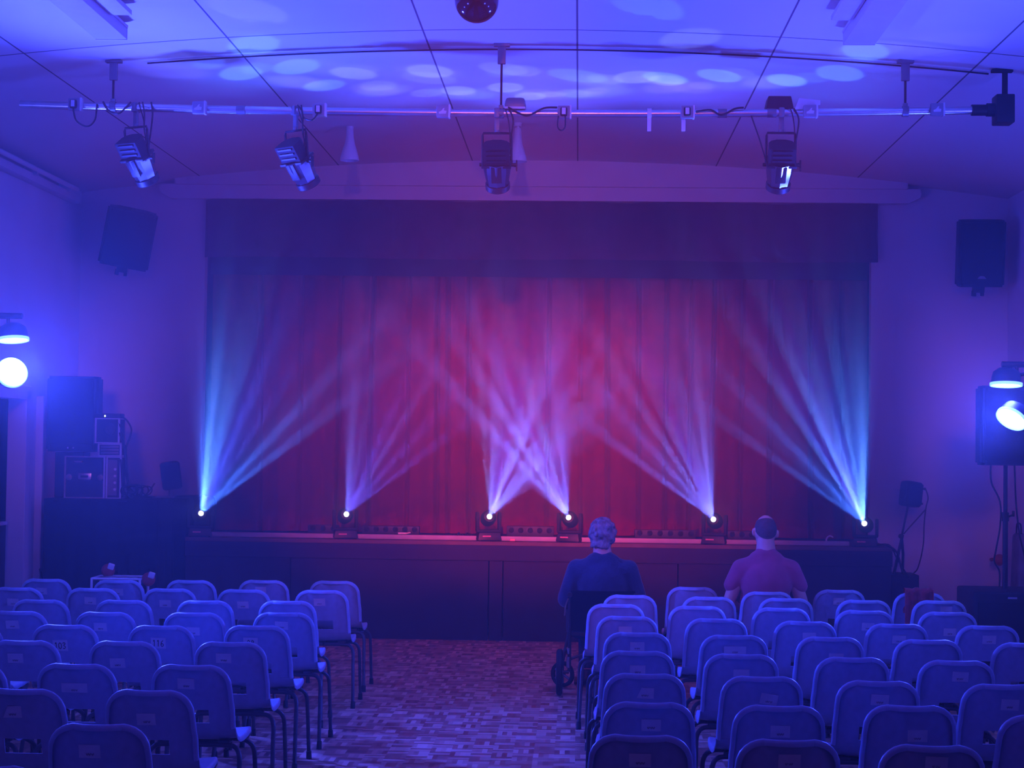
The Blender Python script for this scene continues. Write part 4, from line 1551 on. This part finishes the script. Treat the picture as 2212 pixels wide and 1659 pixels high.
# black box at the pipe end, hung from the ceiling
t = thing('control_box', 'black box closing the end of the lighting pipe, hung from the ceiling', 'box', (2.80, PY, ceil_z(2.8)))
dz = pipe_z(2.75) - ceil_z(2.8)
mb = MB()
mb.box((0.01, 0, dz), (0.12, 0.15, 0.19), bevel=0.008)
mb.build('housing', M['black'], t)
mb = MB()
mb.cyl((-0.10, 0, dz), (-0.04, 0, dz), 0.045)
mb.build('gland', M['black_matt'], t)
mb = MB()
mb.box((0.02, 0, (dz + 0.09) / 2 - 0.0), (0.035, 0.02, -dz - 0.08), bevel=0.003)
mb.box((0.0, 0.0, -0.012), (0.14, 0.05, 0.02), bevel=0.003)
mb.build('hanging_strap', M['black_matt'], t)
mb = MB()
pts = [(x, 11.62, ceil_z(x) - 0.012) for x in (2.74, 2.4, 2.0, 1.6, 1.25, 0.8, 0.3, -0.2, -0.8, -1.6, -2.3, -3.0)]
mb.tube(pts, 0.006, 6)
tag(mb.build('ceiling_cable', M['black_matt']), 'dark cable running along the ceiling above the lighting pipe', 'cable')

# ================================================================== CEILING FIXTURES
# mirror ball
t = thing('mirror_ball', 'small mirror ball hanging from the ceiling at the top of the picture', 'mirror ball', (-0.63, 10.0, 4.423))
mb = MB()
mb.ball((0, 0, 0), 0.130, seg=64, rings=40)
mb.build('ball', M['mirror'], t, True, angle=None)
mb = MB()
mb.cyl((0, 0, 0.125), (0, 0, 0.15), 0.03)
mb.build('cap', M['black'], t)
# its bracket (above the picture)
def batten(x, y1, label, w, sgn):
    zc = ceil_z(x)
    b = thing('strip_light', label, 'ceiling light', (x, y1 - 0.75, zc), 0, 'fluorescent strip lights on the ceiling')
    mb = MB()
    mb.box((0, 0, -0.065), (w, 1.5, 0.075), bevel=0.01)
    mb.build('diffuser', M['lamp_glass'], b)
    mb = MB()
    mb.box((0, 0, -0.022), (w * 1.05, 1.5, 0.016))
    mb.build('backing', M['white_metal'], b)
    mb = MB()
    mb.box((0, 0.755, -0.065), (w, 0.012, 0.08), bevel=0.004)
    mb.build('end_cap', M['white_plastic'], b)
    mb = MB()
    mb.box((sgn * 0.17, 0.0, -0.034), (0.13, 0.70, 0.03), bevel=0.004)
    mb.box((sgn * 0.09, 0.22, -0.034), (0.06, 0.03, 0.02))
    mb.build('junction_plate', M['white_plastic'], b)
batten(-2.955, 10.55, 'fluorescent strip light on the ceiling above the sound desk side', 0.20, 1)
batten(1.73, 10.75, 'fluorescent strip light on the ceiling above the wheelchair side', 0.20, -1)
# pendants
for x, y, lab in ((-1.97, 14.4, 'white bottle-shaped pendant lamp hanging between the second and third lanterns'),
                  (-0.545, 14.4, 'white bottle-shaped pendant lamp half hidden behind the third lantern')):
    t = thing('pendant_lamp', lab, 'lamp', (x, y, ceil_z(x)), group='white pendant lamps')
    dz = 4.19 - ceil_z(x)
    mb = MB()
    mb.cyl((0, 0, 0), (0, 0, -0.03), 0.035, 0.03)
    mb.cyl((0, 0, -0.02), (0, 0, dz + 0.27), 0.012)
    mb.build('stem', M['white_plastic'], t)
    mb = MB()
    mb.lathe([(0.0, dz + 0.285), (0.026, dz + 0.285), (0.030, dz + 0.27), (0.034, dz + 0.20), (0.045, dz + 0.14), (0.064, dz + 0.08), (0.078, dz + 0.03), (0.082, dz), (0.078, dz), (0.072, dz + 0.03), (0.0, dz + 0.12)], None, 24)
    mb.build('lamp_shade', M['lamp_glass'], t)

# ================================================================== WALL SPEAKERS
def cabinet(mb, w, d, h, back=0.55, bevel=0.018):
    """loudspeaker cabinet, front face at y=-d/2, narrower behind"""
    pts = [(-w / 2, -d / 2 + 0.03), (-w / 2 + 0.03, -d / 2), (w / 2 - 0.03, -d / 2), (w / 2, -d / 2 + 0.03), (w / 2, d * 0.12), (w / 2 * back, d / 2), (-w / 2 * back, d / 2), (-w / 2, d * 0.12)]
    mb.poly(pts, h, Matrix.Translation((0, 0, -h / 2)))
    es = [e for e in mb.bm.edges]
    bmesh.ops.bevel(mb.bm, geom=es, offset=bevel, segments=2, affect='EDGES')
    return mb
def wall_speaker(c, w, h, d, rot, label, logo=False):
    t = thing('wall_speaker', label, 'loudspeaker', c, rot=rot, group='loudspeakers on the end wall')
    mb = MB()
    cabinet(mb, w, d, h)
    mb.build('cabinet', M['black_matt'], t)
    mb = MB()
    mb.box((0, -d / 2 - 0.004, 0.0), (w - 0.06, 0.012, h - 0.06), bevel=0.005)
    g = mb.build('grille', M['grille'], t)
    if logo:
        mb = MB()
        mb.poly([(-0.04, -0.012), (0.04, -0.012), (0.022, 0.012), (-0.012, 0.016), (-0.03, 0.004)], 0.004, Matrix.Translation((0.0, -d / 2 - 0.010, -h / 2 + 0.09)) @ Matrix.Rotation(R(90), 4, 'X'))
        mb.build('badge', M['socket'], g)
    mb = MB()
    mb.box((0.0, 0.0, -h / 2 - 0.03), (0.10, 0.10, 0.06), bevel=0.005)
    mb.box((-0.04, 0.0, -h / 2 - 0.07), (0.04, 0.05, 0.05), bevel=0.005)
    mb.box((0.04, 0.02, -h / 2 - 0.07), (0.03, 0.05, 0.05), bevel=0.005)
    mb.cyl((0, 0.0, -h / 2 - 0.03), (0, d / 2 + 0.14, -h / 2 + 0.05), 0.018)
    mb.box((0, d / 2 + 0.145, -h / 2 + 0.05), (0.10, 0.02, 0.16), bevel=0.004)
    mb.build('wall_bracket', M['black'], t)
wall_speaker((-4.315, 16.12, 3.72), 0.47, 0.55, 0.34, (0.22, 0.16, 0.30), 'large loudspeaker tilted on the end wall above the sound desk')
wall_speaker((3.73, 16.15, 3.645), 0.43, 0.62, 0.32, (0.16, 0, -0.05), 'upright loudspeaker on the end wall above the small stand speaker', True)

# ================================================================== SOUND DESK (stage left corner)
t = thing('sound_desk', 'tall table under a black floor-length cloth carrying the racks', 'table', (-4.24, 15.10, 0))
def cloth(u, v):
    # u runs round three sides, v from the top edge down
    w, d, h = 1.02, 0.60, 1.262
    per = d + w + d
    s = u * per
    if s < d:
        x, y, nx, ny = -w / 2, d - s, -1, 0
    elif s < d + w:
        x, y, nx, ny = -w / 2 + (s - d), 0, 0, -1
    else:
        x, y, nx, ny = w / 2, s - d - w, 1, 0
    k = v * (0.008 + 0.012 * math.sin(s * 23) + 0.008 * math.sin(s * 51))
    return Vector((x + nx * k, y + ny * k, h - v * (h - 0.012)))
mb = MB()
mb.grid(150, 10, cloth)
bmesh.ops.solidify(mb.bm, geom=mb.bm.faces, thickness=0.004)
mb.build('cloth', M['black_cloth'], t, angle=None)
mb = MB()
mb.box((0, 0.30, 1.25), (1.02, 0.60, 0.035), bevel=0.008)
mb.build('tabletop', M['black_cloth'], t)
for sx in (-1, 1):
    for yy in (0.06, 0.54):
        mb = MB()
        mb.box((sx * 0.46, yy, 0.615), (0.05, 0.05, 1.23))
        mb.build('leg', M['black_matt'], t)
TZ = 1.268
t = thing('amplifier_case', 'tall black case on the desk carrying the loudspeaker', 'case', (-4.60, 15.44, TZ))
mb = MB()
mb.box((0, 0, 0.205), (0.26, 0.22, 0.41), bevel=0.01)
mb.build('body', M['black_matt'], t)
mb = MB()
mb.box((0, -0.115, 0.30), (0.12, 0.015, 0.03), bevel=0.004)
mb.build('handle', M['black'], t)
t = thing('loudspeaker', 'black loudspeaker standing above the racks on the sound desk', 'loudspeaker', (-4.57, 15.42, TZ + 0.41 + 0.345))
mb = MB()
cabinet(mb, 0.47, 0.34, 0.68, 0.6, 0.022)
mb.build('cabinet', M['black_matt'], t)
mb = MB()
mb.box((0, -0.175, 0.02), (0.41, 0.012, 0.58), bevel=0.005)
mb.build('grille', M['grille'], t)
for sx in (-0.02, 0.03):
    mb = MB()
    mb.ball((sx, -0.172, -0.305), 0.008, seg=8, rings=6)
    mb.build('front_screw', M['white_plastic'], t)
# equipment cases
def flight_case(c, w, d, h, rz, label, detail):
    t = thing('flight_case', label, 'case', c, rz, 'equipment cases on the sound desk')
    mb = MB()
    mb.box((0, 0, h / 2), (w, d, h), bevel=0.006)
    mb.build('body', M['black_matt'], t, False)
    e = 0.010
    mb = MB()
    for sx in (-1, 1):
        for sy in (-1, 1):
            mb.box((sx * w / 2, sy * d / 2, h / 2), (e * 1.6, e * 1.6, h + 0.004))
    for sz in (0.004, h - 0.004):
        for sy in (-1, 1):
            mb.box((0, sy * d / 2, sz), (w, e, e))
        for sx in (-1, 1):
            mb.box((sx * w / 2, 0, sz), (e, d, e))
    mb.build('edge_trim', M['alu'], t, False)
    if detail == 'latch':
        mb = MB()
        mb.box((0, -d / 2 - 0.004, h * 0.52), (0.12, 0.012, 0.06), bevel=0.004)
        mb.build('latch', M['alu'], t)
        mb = MB()
        mb.box((-0.06, -d / 2 - 0.004, h * 0.87), (0.08, 0.008, 0.012))
        mb.build('name_plate', M['alu'], t)
        mb = MB()
        mb.box((0, -d / 2 - 0.003, h * 0.52), (0.07, 0.02, 0.02))
        mb.build('latch_slot', M['black'], t)
        for sx in (-1, 1):
            mb = MB()
            mb.lathe([(0.028, 0), (0.028, 0.01), (0.018, 0.014), (0.0, 0.014)], Matrix.Translation((sx * w * 0.40, -d / 2, h * 0.5)) @ Matrix.Rotation(R(90), 4, 'X'), 14)
            mb.build('corner_latch', M['grey_metal'], t)
    elif detail == 'knobs':
        for k in range(4):
            mb = MB()
            mb.cyl((w * 0.12, -d / 2 - 0.018, h * (0.22 + 0.16 * k)), (w * 0.12, -d / 2, h * (0.22 + 0.16 * k)), 0.012)
            mb.build('knob', M['white_plastic'], t)
        mb = MB()
        mb.box((-w * 0.1, -d / 2 - 0.002, h * 0.5), (w * 0.7, 0.006, h * 0.85))
        mb.build('face_plate', M['grey_metal'], t)
    elif detail == 'fan':
        mb = MB()
        mb.lathe([(0.055, 0), (0.055, 0.008), (0.045, 0.010), (0.044, 0.003), (0.0, 0.003)], Matrix.Translation((0.02, -d / 2, h * 0.55)) @ Matrix.Rotation(R(90), 4, 'X'), 20)
        mb.build('fan', M['black'], t)
    else:
        for k in range(3):
            mb = MB()
            mb.box((0, -d / 2 - 0.003, h * (0.25 + 0.25 * k)), (w * 0.8, 0.006, h * 0.16), bevel=0.002)
            mb.build('front_panel', M['grey_metal'], t)
    return t
flight_case((-4.425, 15.28, TZ), 0.355, 0.10, 0.375, 0, 'large black metal-edged case with a latch below the loudspeaker', 'latch')
flight_case((-4.165, 15.32, TZ), 0.125, 0.16, 0.375, 0, 'narrow rack unit with four pale knobs beside the large case', 'knobs')
flight_case((-4.20, 15.32, TZ + 0.38), 0.20, 0.20, 0.11, 0, 'shallow metal-edged rack unit stacked over the knobs', 'plain')
flight_case((-4.225, 15.32, TZ + 0.495), 0.21, 0.20, 0.225, 0, 'metal-edged rack unit with a round fan on top of the stack', 'fan')
t = thing('receiver', 'flat black receiver with a bright light on top of the stack', 'receiver', (-4.24, 15.32, TZ + 0.722))
mb = MB()
mb.box((0, 0, 0.02), (0.24, 0.16, 0.04), bevel=0.006)
mb.build('body', M['black'], t)
mb = MB()
mb.box((-0.015, -0.082, 0.018), (0.010, 0.006, 0.016))
mb.build('indicator_light', M['led'], t)
# cables at the rack side
rg = random.Random(8)
mb = MB()
for pts in ([(-4.12, 15.24, 2.0), (-4.06, 15.22, 1.98), (-4.01, 15.22, 1.90), (-4.02, 15.22, 1.82), (-4.05, 15.22, 1.72), (-4.03, 15.22, 1.5), (-4.0, 15.2, 1.34), (-3.96, 15.2, TZ + .01)],
            [(-4.13, 15.22, 1.96), (-4.08, 15.21, 1.84), (-4.06, 15.21, 1.66), (-4.05, 15.21, 1.5), (-4.02, 15.2, 1.36), (-4.05, 15.2, TZ + .01)],
            [(-4.11, 15.2, 1.86), (-4.07, 15.2, 1.72), (-4.045, 15.2, 1.55), (-4.02, 15.2, 1.40), (-3.93, 15.19, 1.31), (-3.80, 15.2, TZ + .01)],
            [(-4.10, 15.22, 1.62), (-4.08, 15.2, 1.45), (-4.07, 15.2, 1.35), (-4.03, 15.2, 1.30), (-4.0, 15.2, TZ + .01)],
            [(-3.86, 15.5, 1.40), (-3.87, 15.4, 1.35), (-3.86, 15.22, 1.30), (-3.80, 15.2, TZ + .012)]):
    mb.tube(pts, 0.0075, 6)
tag(mb.build('signal_cables', M['black']), 'bundle of black cables falling down the side of the racks', 'cable')
mb = MB()
for k in range(9):
    cx, cz, rr_ = -4.02 + rg.uniform(0, 0.20), TZ + 0.07 + rg.uniform(-0.01, 0.02), rg.uniform(0.04, 0.075)
    ry = 15.18 + rg.uniform(-0.03, 0.05)
    pts = [(cx + rr_ * math.cos(a), ry + 0.02 * math.sin(a * 2), cz + rr_ * 0.85 * math.sin(a)) for a in [2 * PI * q / 10 for q in range(11)]]
    pts = [(x, y, max(z, TZ + 0.008)) for x, y, z in pts]
    mb.tube(pts, 0.006, 6)
tag(mb.build('cable_tangle', M['black']), 'tangle of cable loops on the sound desk beside the racks', 'cable')
# lower black table behind the desk, against the stage, with a small monitor
t = thing('side_table', 'black cloth-covered table between the sound desk and the stage', 'table', (-3.96, 15.84, 0))
def cloth2(u, v):
    w, d, h = 0.64, 0.58, 1.252
    s = u * (d + w + d)
    if s < d:
        x, y, nx, ny = -w / 2, d - s, -1, 0
    elif s < d + w:
        x, y, nx, ny = -w / 2 + (s - d), 0, 0, -1
    else:
        x, y, nx, ny = w / 2, s - d - w, 1, 0
    k = v * (0.004 + 0.006 * math.sin(s * 23))
    return Vector((x + nx * k, y + ny * k, h - v * (h - 0.012)))
mb = MB()
mb.grid(90, 8, cloth2)
bmesh.ops.solidify(mb.bm, geom=mb.bm.faces, thickness=0.004)
mb.build('cloth', M['black_cloth'], t, angle=None)
mb = MB()
mb.box((0, 0.29, 1.238), (0.64, 0.58, 0.035), bevel=0.008)
mb.build('tabletop', M['black_cloth'], t)
for sx in (-1, 1):
    for yy in (0.05, 0.53):
        mb = MB()
        mb.box((sx * 0.28, yy, 0.61), (0.05, 0.05, 1.22))
        mb.build('leg', M['black_matt'], t)
T2 = 1.257
t = thing('table_end_block', 'plain black block standing in for the table end behind the first moving head', 'case', (-3.555, 16.22, 0.905))  # block added to carry the dark table shape onto the stage corner
mb = MB()
mb.box((0, 0, 0.165), (0.12, 0.36, 0.33), bevel=0.01)
mb.build('body', M['black_matt'], t)
mb = MB()
mb.box((0, 0, 0.345), (0.13, 0.37, 0.03), bevel=0.008)
mb.build('lid', M['black'], t)
t = thing('monitor_speaker', 'small tilted monitor speaker on the black table next to the stage', 'loudspeaker', (-3.85, 16.08, T2), rot=(0, 0, 0))
mb = MB()
mb.cyl((0, 0, 0), (0, 0, 0.012), 0.06)
mb.cyl((0.0, 0, 0.01), (0.0, 0, 0.08), 0.016)
mb.build('foot', M['grey_metal'], t)
mb = MB()
cabinet(mb, 0.18, 0.16, 0.25, 0.7, 0.010)
c = mb.build('cabinet', M['black_matt'], t)
c.location = (0, 0, 0.205)
c.rotation_euler = (0.1, -0.16, 0.38)
mb = MB()
mb.box((0, -0.083, 0), (0.14, 0.008, 0.21), bevel=0.003)
mb.build('grille', M['grille'], c)
mb = MB()
mb.box((0, 0, 0.006), (0.16, 0.10, 0.012), bevel=0.003)
tag(mb.build('note_sheet', M['paper'], loc=(-3.86, 15.90, T2)), 'pale folded sheet below the small tilted monitor speaker', 'paper')
mb = MB()
mb.tube([(-3.82, 16.16, T2 + .012), (-3.74, 15.95, T2 + .016), (-3.68, 15.93, T2 + .02), (-3.60, 16.0, T2 + .02), (-3.52, 16.1, T2 + .018), (-3.43, 16.12, T2 - 0.02), (-3.41, 16.0, 1.0), (-3.42, 15.93, 0.915)], 0.008, 6)
tag(mb.build('power_lead', M['black']), 'black lead running from the small monitor to the corner moving head', 'cable')

# white framed trolley with red and white packets
t = thing('trolley', 'low white-framed trolley standing behind the front row by the sound desk', 'trolley', (-3.60, 13.42, 0))
for sx in (-1, 1):
    for sy in (-1, 1):
        mb = MB()
        mb.cyl((sx * 0.19, sy * 0.13, 0.0), (sx * 0.19, sy * 0.13, 0.72), 0.010, seg=10)
        mb.build('leg', M['white_metal'], t)
mb = MB()
for zz in (0.715, 0.30):
    mb.tube([(-0.19, -0.13, zz), (0.19, -0.13, zz), (0.19, 0.13, zz), (-0.19, 0.13, zz), (-0.19, -0.13, zz)], 0.009, 8, False)
mb.build('rail', M['white_metal'], t)
mb = MB()
mb.box((0, 0, 0.706), (0.37, 0.25, 0.012))
mb.build('top_tray', M['grey_metal'], t)
mb = MB()
mb.grid(10, 4, lambda u, v: Vector((-0.13 + 0.27 * u, -0.08 + 0.16 * v, 0.002 + 0.006 * math.sin(u * 9) ** 2)))
bmesh.ops.solidify(mb.bm, geom=mb.bm.faces, thickness=0.003)
tag(mb.build('paper_sheets', M['paper'], loc=(-3.60, 13.42, 0.716)), 'crumpled white papers on top of the white trolley', 'paper')
for x, y, zz, lab in ((-3.72, 13.50, 0.712, 'red and white packet standing on the trolley, wall side'), (-3.36, 13.36, 0.66, 'red and white packet hanging at the trolley end, stage side')):
    k = thing('packet', lab, 'packet', (x, y, zz), 0, 'red and white packets on the trolley')
    mb = MB()
    mb.ball((0, 0, 0.05), (0.055, 0.035, 0.055), seg=12, rings=8)
    mb.build('bag', M['red_pack'], k)
    mb = MB()
    mb.box((0.03, -0.022, 0.085), (0.05, 0.04, 0.045), rot=(0.2, 0.3, 0.2), bevel=0.01)
    mb.build('white_tag', M['white_plastic'], k)

# things in the doorway
t = thing('side_table', 'dark table with a pale edge inside the doorway', 'table', (XL - 0.30, 14.42, 0))
mb = MB()
mb.box((0, 0, 1.06), (0.44, 0.70, 0.03), bevel=0.005)
mb.build('tabletop', M['white_metal'], t)
mb = MB()
mb.box((0, 0, 0.52), (0.42, 0.66, 1.045))
mb.build('cupboard', M['black_matt'], t)
t = thing('jug', 'pale jug on the table inside the doorway', 'jug', (XL - 0.20, 14.60, 1.076))
mb = MB()
mb.lathe([(0.0, 0.0), (0.05, 0.0), (0.055, 0.04), (0.045, 0.14), (0.04, 0.19), (0.036, 0.19), (0.04, 0.04), (0.0, 0.02)], None, 16)
mb.build('body', M['grey_metal'], t)
mb = MB()
mb.tube([(0.045, 0, 0.16), (0.085, 0, 0.15), (0.085, 0, 0.07), (0.052, 0, 0.05)], 0.006, 6)
mb.build('handle', M['grey_metal'], t)
t = thing('fire_extinguisher', 'red canister by the doorway at the edge of the picture', 'canister', (XL + 0.10, 14.02, 0))
mb = MB()
mb.lathe([(0.0, 0.0), (0.075, 0.0), (0.08, 0.02), (0.08, 0.40), (0.06, 0.46), (0.025, 0.49), (0.0, 0.49)], None, 20)
mb.build('cylinder', M['red_plastic'], t)
mb = MB()
mb.cyl((0, 0, 0.485), (0, 0, 0.52), 0.02)
mb.box((0, -0.03, 0.535), (0.02, 0.10, 0.02))
mb.build('valve', M['black'], t)
mb = MB()
mb.tube([(XL + 0.02, 15.3, 0.72), (XL + 0.10, 15.18, 0.52), (XL + 0.12, 15.1, 0.30), (XL + 0.15, 14.95, 0.02)], 0.007, 6)
tag(mb.build('wall_cable', M['black']), 'thin black cable slanting down the pale wall beside the sound desk', 'cable')
mb = MB()
mb.grid(10, 6, lambda u, v: Vector((0.24 * u, 0.10 * v, 0.03 + 0.05 * math.sin(u * 3.1) * math.sin(v * 3.1))))
bmesh.ops.solidify(mb.bm, geom=mb.bm.faces, thickness=0.02)
tag(mb.build('cloth_bundle', M['grey_bag'], loc=(-4.86, 14.95, 0.0)), 'pale cloth lying at the foot of the wall by the sound desk', 'cloth')

# ================================================================== RIGHT SIDE
t = thing('black_box', 'black box beside the stage carrying the small stand speaker', 'box', (3.00, 16.02, 0))
mb = MB()
mb.box((0, 0, 0.325), (0.25, 0.36, 0.65), bevel=0.008)
mb.build('body', M['black_matt'], t)
mb = MB()
mb.box((0, -0.183, 0.5), (0.10, 0.012, 0.03), bevel=0.004)
mb.build('handle', M['black'], t)
t = thing('stand_speaker', 'small black speaker leaning on a thin stand atop the black box', 'loudspeaker', (2.99, 15.96, 0.652))
mb = MB()
mb.tube([(-0.075, -0.02, 0.004), (-0.03, 0, 0.20), (0.005, 0, 0.36)], 0.014, 8, False)
mb.tube([(0.01, 0.02, 0.004), (0.012, 0.01, 0.18), (-0.006, 0, 0.36)], 0.013, 8, False)
mb.cyl((-0.075, -0.02, 0.0), (-0.075, -0.02, 0.01), 0.022)
mb.cyl((0.01, 0.02, 0.0), (0.01, 0.02, 0.01), 0.022)
mb.tube([(-0.004, 0, 0.34), (0.05, 0, 0.62)], 0.010, 8, False)
mb.cyl((-0.014, -0.02, 0.345), (-0.01, 0.02, 0.345), 0.022)
mb.build('stand', M['black'], t)
mb = MB()
cabinet(mb, 0.18, 0.16, 0.225, 0.75, 0.010)
c = mb.build('cabinet', M['black_matt'], t)
c.location = (0.075, 0, 0.735)
c.rotation_euler = (-0.05, 0.16, 0.42)
mb = MB()
mb.box((0, -0.083, 0), (0.145, 0.008, 0.19), bevel=0.003)
mb.build('grille', M['grille'], c)
mb = MB()
mb.cyl((0.09, -0.02, 0.07), (0.135, -0.03, 0.065), 0.010)
mb.cyl((0.09, -0.02, -0.06), (0.125, -0.03, -0.075), 0.008)
mb.build('plug', M['black'], c)
mb = MB()
mb.tube([(3.19, 15.93, 1.45), (3.22, 15.93, 1.36), (3.20, 15.93, 1.26), (3.185, 15.93, 1.1), (3.18, 15.93, 0.95), (3.16, 15.93, 0.82), (3.13, 15.95, 0.70), (3.10, 15.97, 0.66)], 0.006, 6)
mb.tube([(3.20, 15.93, 1.25), (3.12, 15.93, 1.16), (3.0, 15.94, 1.02)], 0.006, 6)
tag(mb.build('speaker_cable', M['black']), 'thin cable hanging from the small stand speaker to the box', 'cable')

# subwoofer, pole and loudspeaker near the right wall
t = thing('subwoofer', 'large black subwoofer on the floor under the loudspeaker pole', 'subwoofer', (3.36, 13.62, 0))
mb = MB()
mb.box((0, 0, 0.36), (0.64, 0.58, 0.72), bevel=0.022, seg=3)
mb.build('cabinet', M['black_matt'], t)
mb = MB()
mb.box((0, -0.29, 0.35), (0.56, 0.014, 0.58), bevel=0.004)
g = mb.build('grille', M['grille'], t)
mb = MB()
mb.box((-0.02, -0.292, 0.675), (0.07, 0.010, 0.014), bevel=0.002)
mb.build('badge', M['socket'], t)
t = thing('speaker_pole', 'black pole rising from the subwoofer to the loudspeaker', 'pole', (3.36, 13.64, 0.72))
mb = MB()
mb.cyl((0, 0, 0), (0, 0, 0.56), 0.021)
mb.build('lower_tube', M['black'], t)
mb = MB()
mb.cyl((0, 0, 0.54), (0, 0, 0.975), 0.0165)
mb.build('upper_tube', M['black_matt'], t)
mb = MB()
mb.cyl((0, 0, 0.53), (0, 0, 0.60), 0.028)
mb.cyl((0.02, 0, 0.565), (0.06, 0, 0.58), 0.008)
mb.box((0.062, 0, 0.59), (0.018, 0.02, 0.045), bevel=0.004)
mb.build('clamp_knob', M['black'], t)
t = thing('loudspeaker', 'black loudspeaker on the pole behind the bright wash lamps by the wall', 'loudspeaker', (3.345, 13.62, 2.0))
mb = MB()
cabinet(mb, 0.44, 0.34, 0.62, 0.6, 0.02)
mb.build('cabinet', M['black_matt'], t)
mb = MB()
mb.box((0, -0.175, 0.0), (0.38, 0.012, 0.54), bevel=0.005)
mb.build('grille', M['grille'], t)
mb = MB()
for pts in ([(3.26, 13.70, 1.70), (3.27, 13.72, 1.55), (3.33, 13.69, 1.40), (3.33, 13.68, 1.22), (3.30, 13.69, 1.02), (3.29, 13.7, 0.93), (3.33, 13.7, 0.85), (3.33, 13.7, 0.73)],
            [(3.45, 13.72, 1.70), (3.47, 13.75, 1.40), (3.50, 13.76, 1.15), (3.55, 13.78, 0.95), (3.57, 13.78, 0.74)]):
    mb.tube(pts, 0.007, 6)
tag(mb.build('speaker_lead', M['black']), 'black leads hanging from the pole loudspeaker to the subwoofer', 'cable')
mb = MB()
mb.ball((0, 0, 0), 0.055, seg=18, rings=12)
mb.cyl((0, 0.0, 0), (0.0, 0.10, 0), 0.02)
mb.cyl((0, 0.10, 0), (0, 0.32, -0.02), 0.015)
tag(mb.build('fire_bell', M['red_plastic'], loc=(3.93, 16.17, 0.78)), 'round red object low on the end wall behind the speaker pole', 'bell')
t = thing('equipment_bag', 'grey nylon bag with cables hung on the wall behind the speaker pole', 'bag', (3.98, 15.55, 0.52))
mb = MB()
mb.box((0, 0, 0.27), (0.15, 0.30, 0.54), bevel=0.045, seg=3, taper=(0.8, 0.9))
mb.build('pouch', M['grey_bag'], t)
mb = MB()
mb.tube([(-0.03, -0.08, 0.53), (-0.03, -0.06, 0.62), (-0.03, 0.06, 0.62), (-0.03, 0.08, 0.53)], 0.008, 6)
mb.build('strap', M['black'], t)

# ================================================================== WASH LAMPS
def wash_lamp(c, direction, label, roll=0.0, power_rim=True):
    t = thing('wash_lamp', label, 'stage light', c, 0, 'blue wash lamps on the stands')
    q = Vector(direction).to_track_quat('Z', 'Y').to_matrix().to_4x4()
    mb = MB()
    mb.lathe([(0.0, -0.10), (0.05, -0.10), (0.085, -0.075), (0.095, -0.04), (0.100, 0.0), (0.104, 0.012), (0.100, 0.018), (0.094, 0.006), (0.0, 0.004)], q, 28)
    mb.build('can', M['black'], t)
    mb = MB()
    mb.lathe([(0.0, 0.024), (0.06, 0.020), (0.092, 0.010), (0.092, 0.005)], q, 28)
    mb.build('lens', M['wash_glow'], t)
    mb = MB()
    mb.lathe([(0.093, 0.006), (0.101, 0.020), (0.106, 0.020), (0.106, 0.0)], q, 28)
    mb.build('rim', M['wash_rim'], t)
    return t


def stand(x, y, z0_, z1_, label, inward, cs):
    t = thing('lamp_stand', label, 'lamp stand', (x, y, 0), 0, 'stands of the wash lamps')
    mb = MB()
    mb.cyl((0, 0, 0.30), (0, 0, z1_), 0.018)
    mb.build('pole', M['black'], t)
    for k in range(3):
        a = k * 2 * PI / 3 + 0.5
        mb = MB()
        mb.cyl((0, 0, 0.55), (0.30 * math.cos(a), 0.30 * math.sin(a), 0.015), 0.012)
        mb.build('leg', M['black'], t)
    mb = MB()
    mb.cyl((-0.05 * inward, 0.02, z1_ - 0.01), (0.36 * inward, 0.02, z1_ - 0.01), 0.02)
    mb.cyl((0.26 * inward, 0.02, z1_ - 0.01), (0.26 * inward, 0.02, z1_ - 0.08), 0.012)
    mb.build('crossbar', M['black'], t)
    for c in cs:
        mb = MB()
        mb.tube([(c[0] - x, c[1] - y + 0.03, c[2]), (0.10 * inward, 0.03, c[2] + 0.03), (0.0, 0.0, c[2])], 0.012, 8)
        mb.build('lamp_arm', M['black'], t)
    return t


wash_lamp((-3.86, 11.50, 2.25), (0.55, -0.80, 0.30), 'glaring white-blue wash lamp facing the hall beside the doorway wall')
wash_lamp((-3.86, 11.52, 2.49), (0.10, -0.12, -1.0), 'blue wash lamp pointing down above the glaring one, doorway side')
wash_lamp((2.875, 11.50, 2.03), (-0.55, -0.45, -0.75), 'tilted white-blue wash lamp glaring in front of the pole loudspeaker')
wash_lamp((2.84, 11.52, 2.26), (-0.03, -0.10, -1.0), 'blue wash lamp pointing down above the tilted one, loudspeaker side')
stand(-4.20, 11.62, 0, 2.66, 'black stand of the wash lamps on the doorway side', 1, [(-3.9, 11.58, 2.28), (-3.9, 11.58, 2.54)])
stand(3.20, 11.62, 0, 2.40, 'black stand of the wash lamps on the loudspeaker side', -1, [(2.9, 11.58, 2.06), (2.9, 11.58, 2.31)])
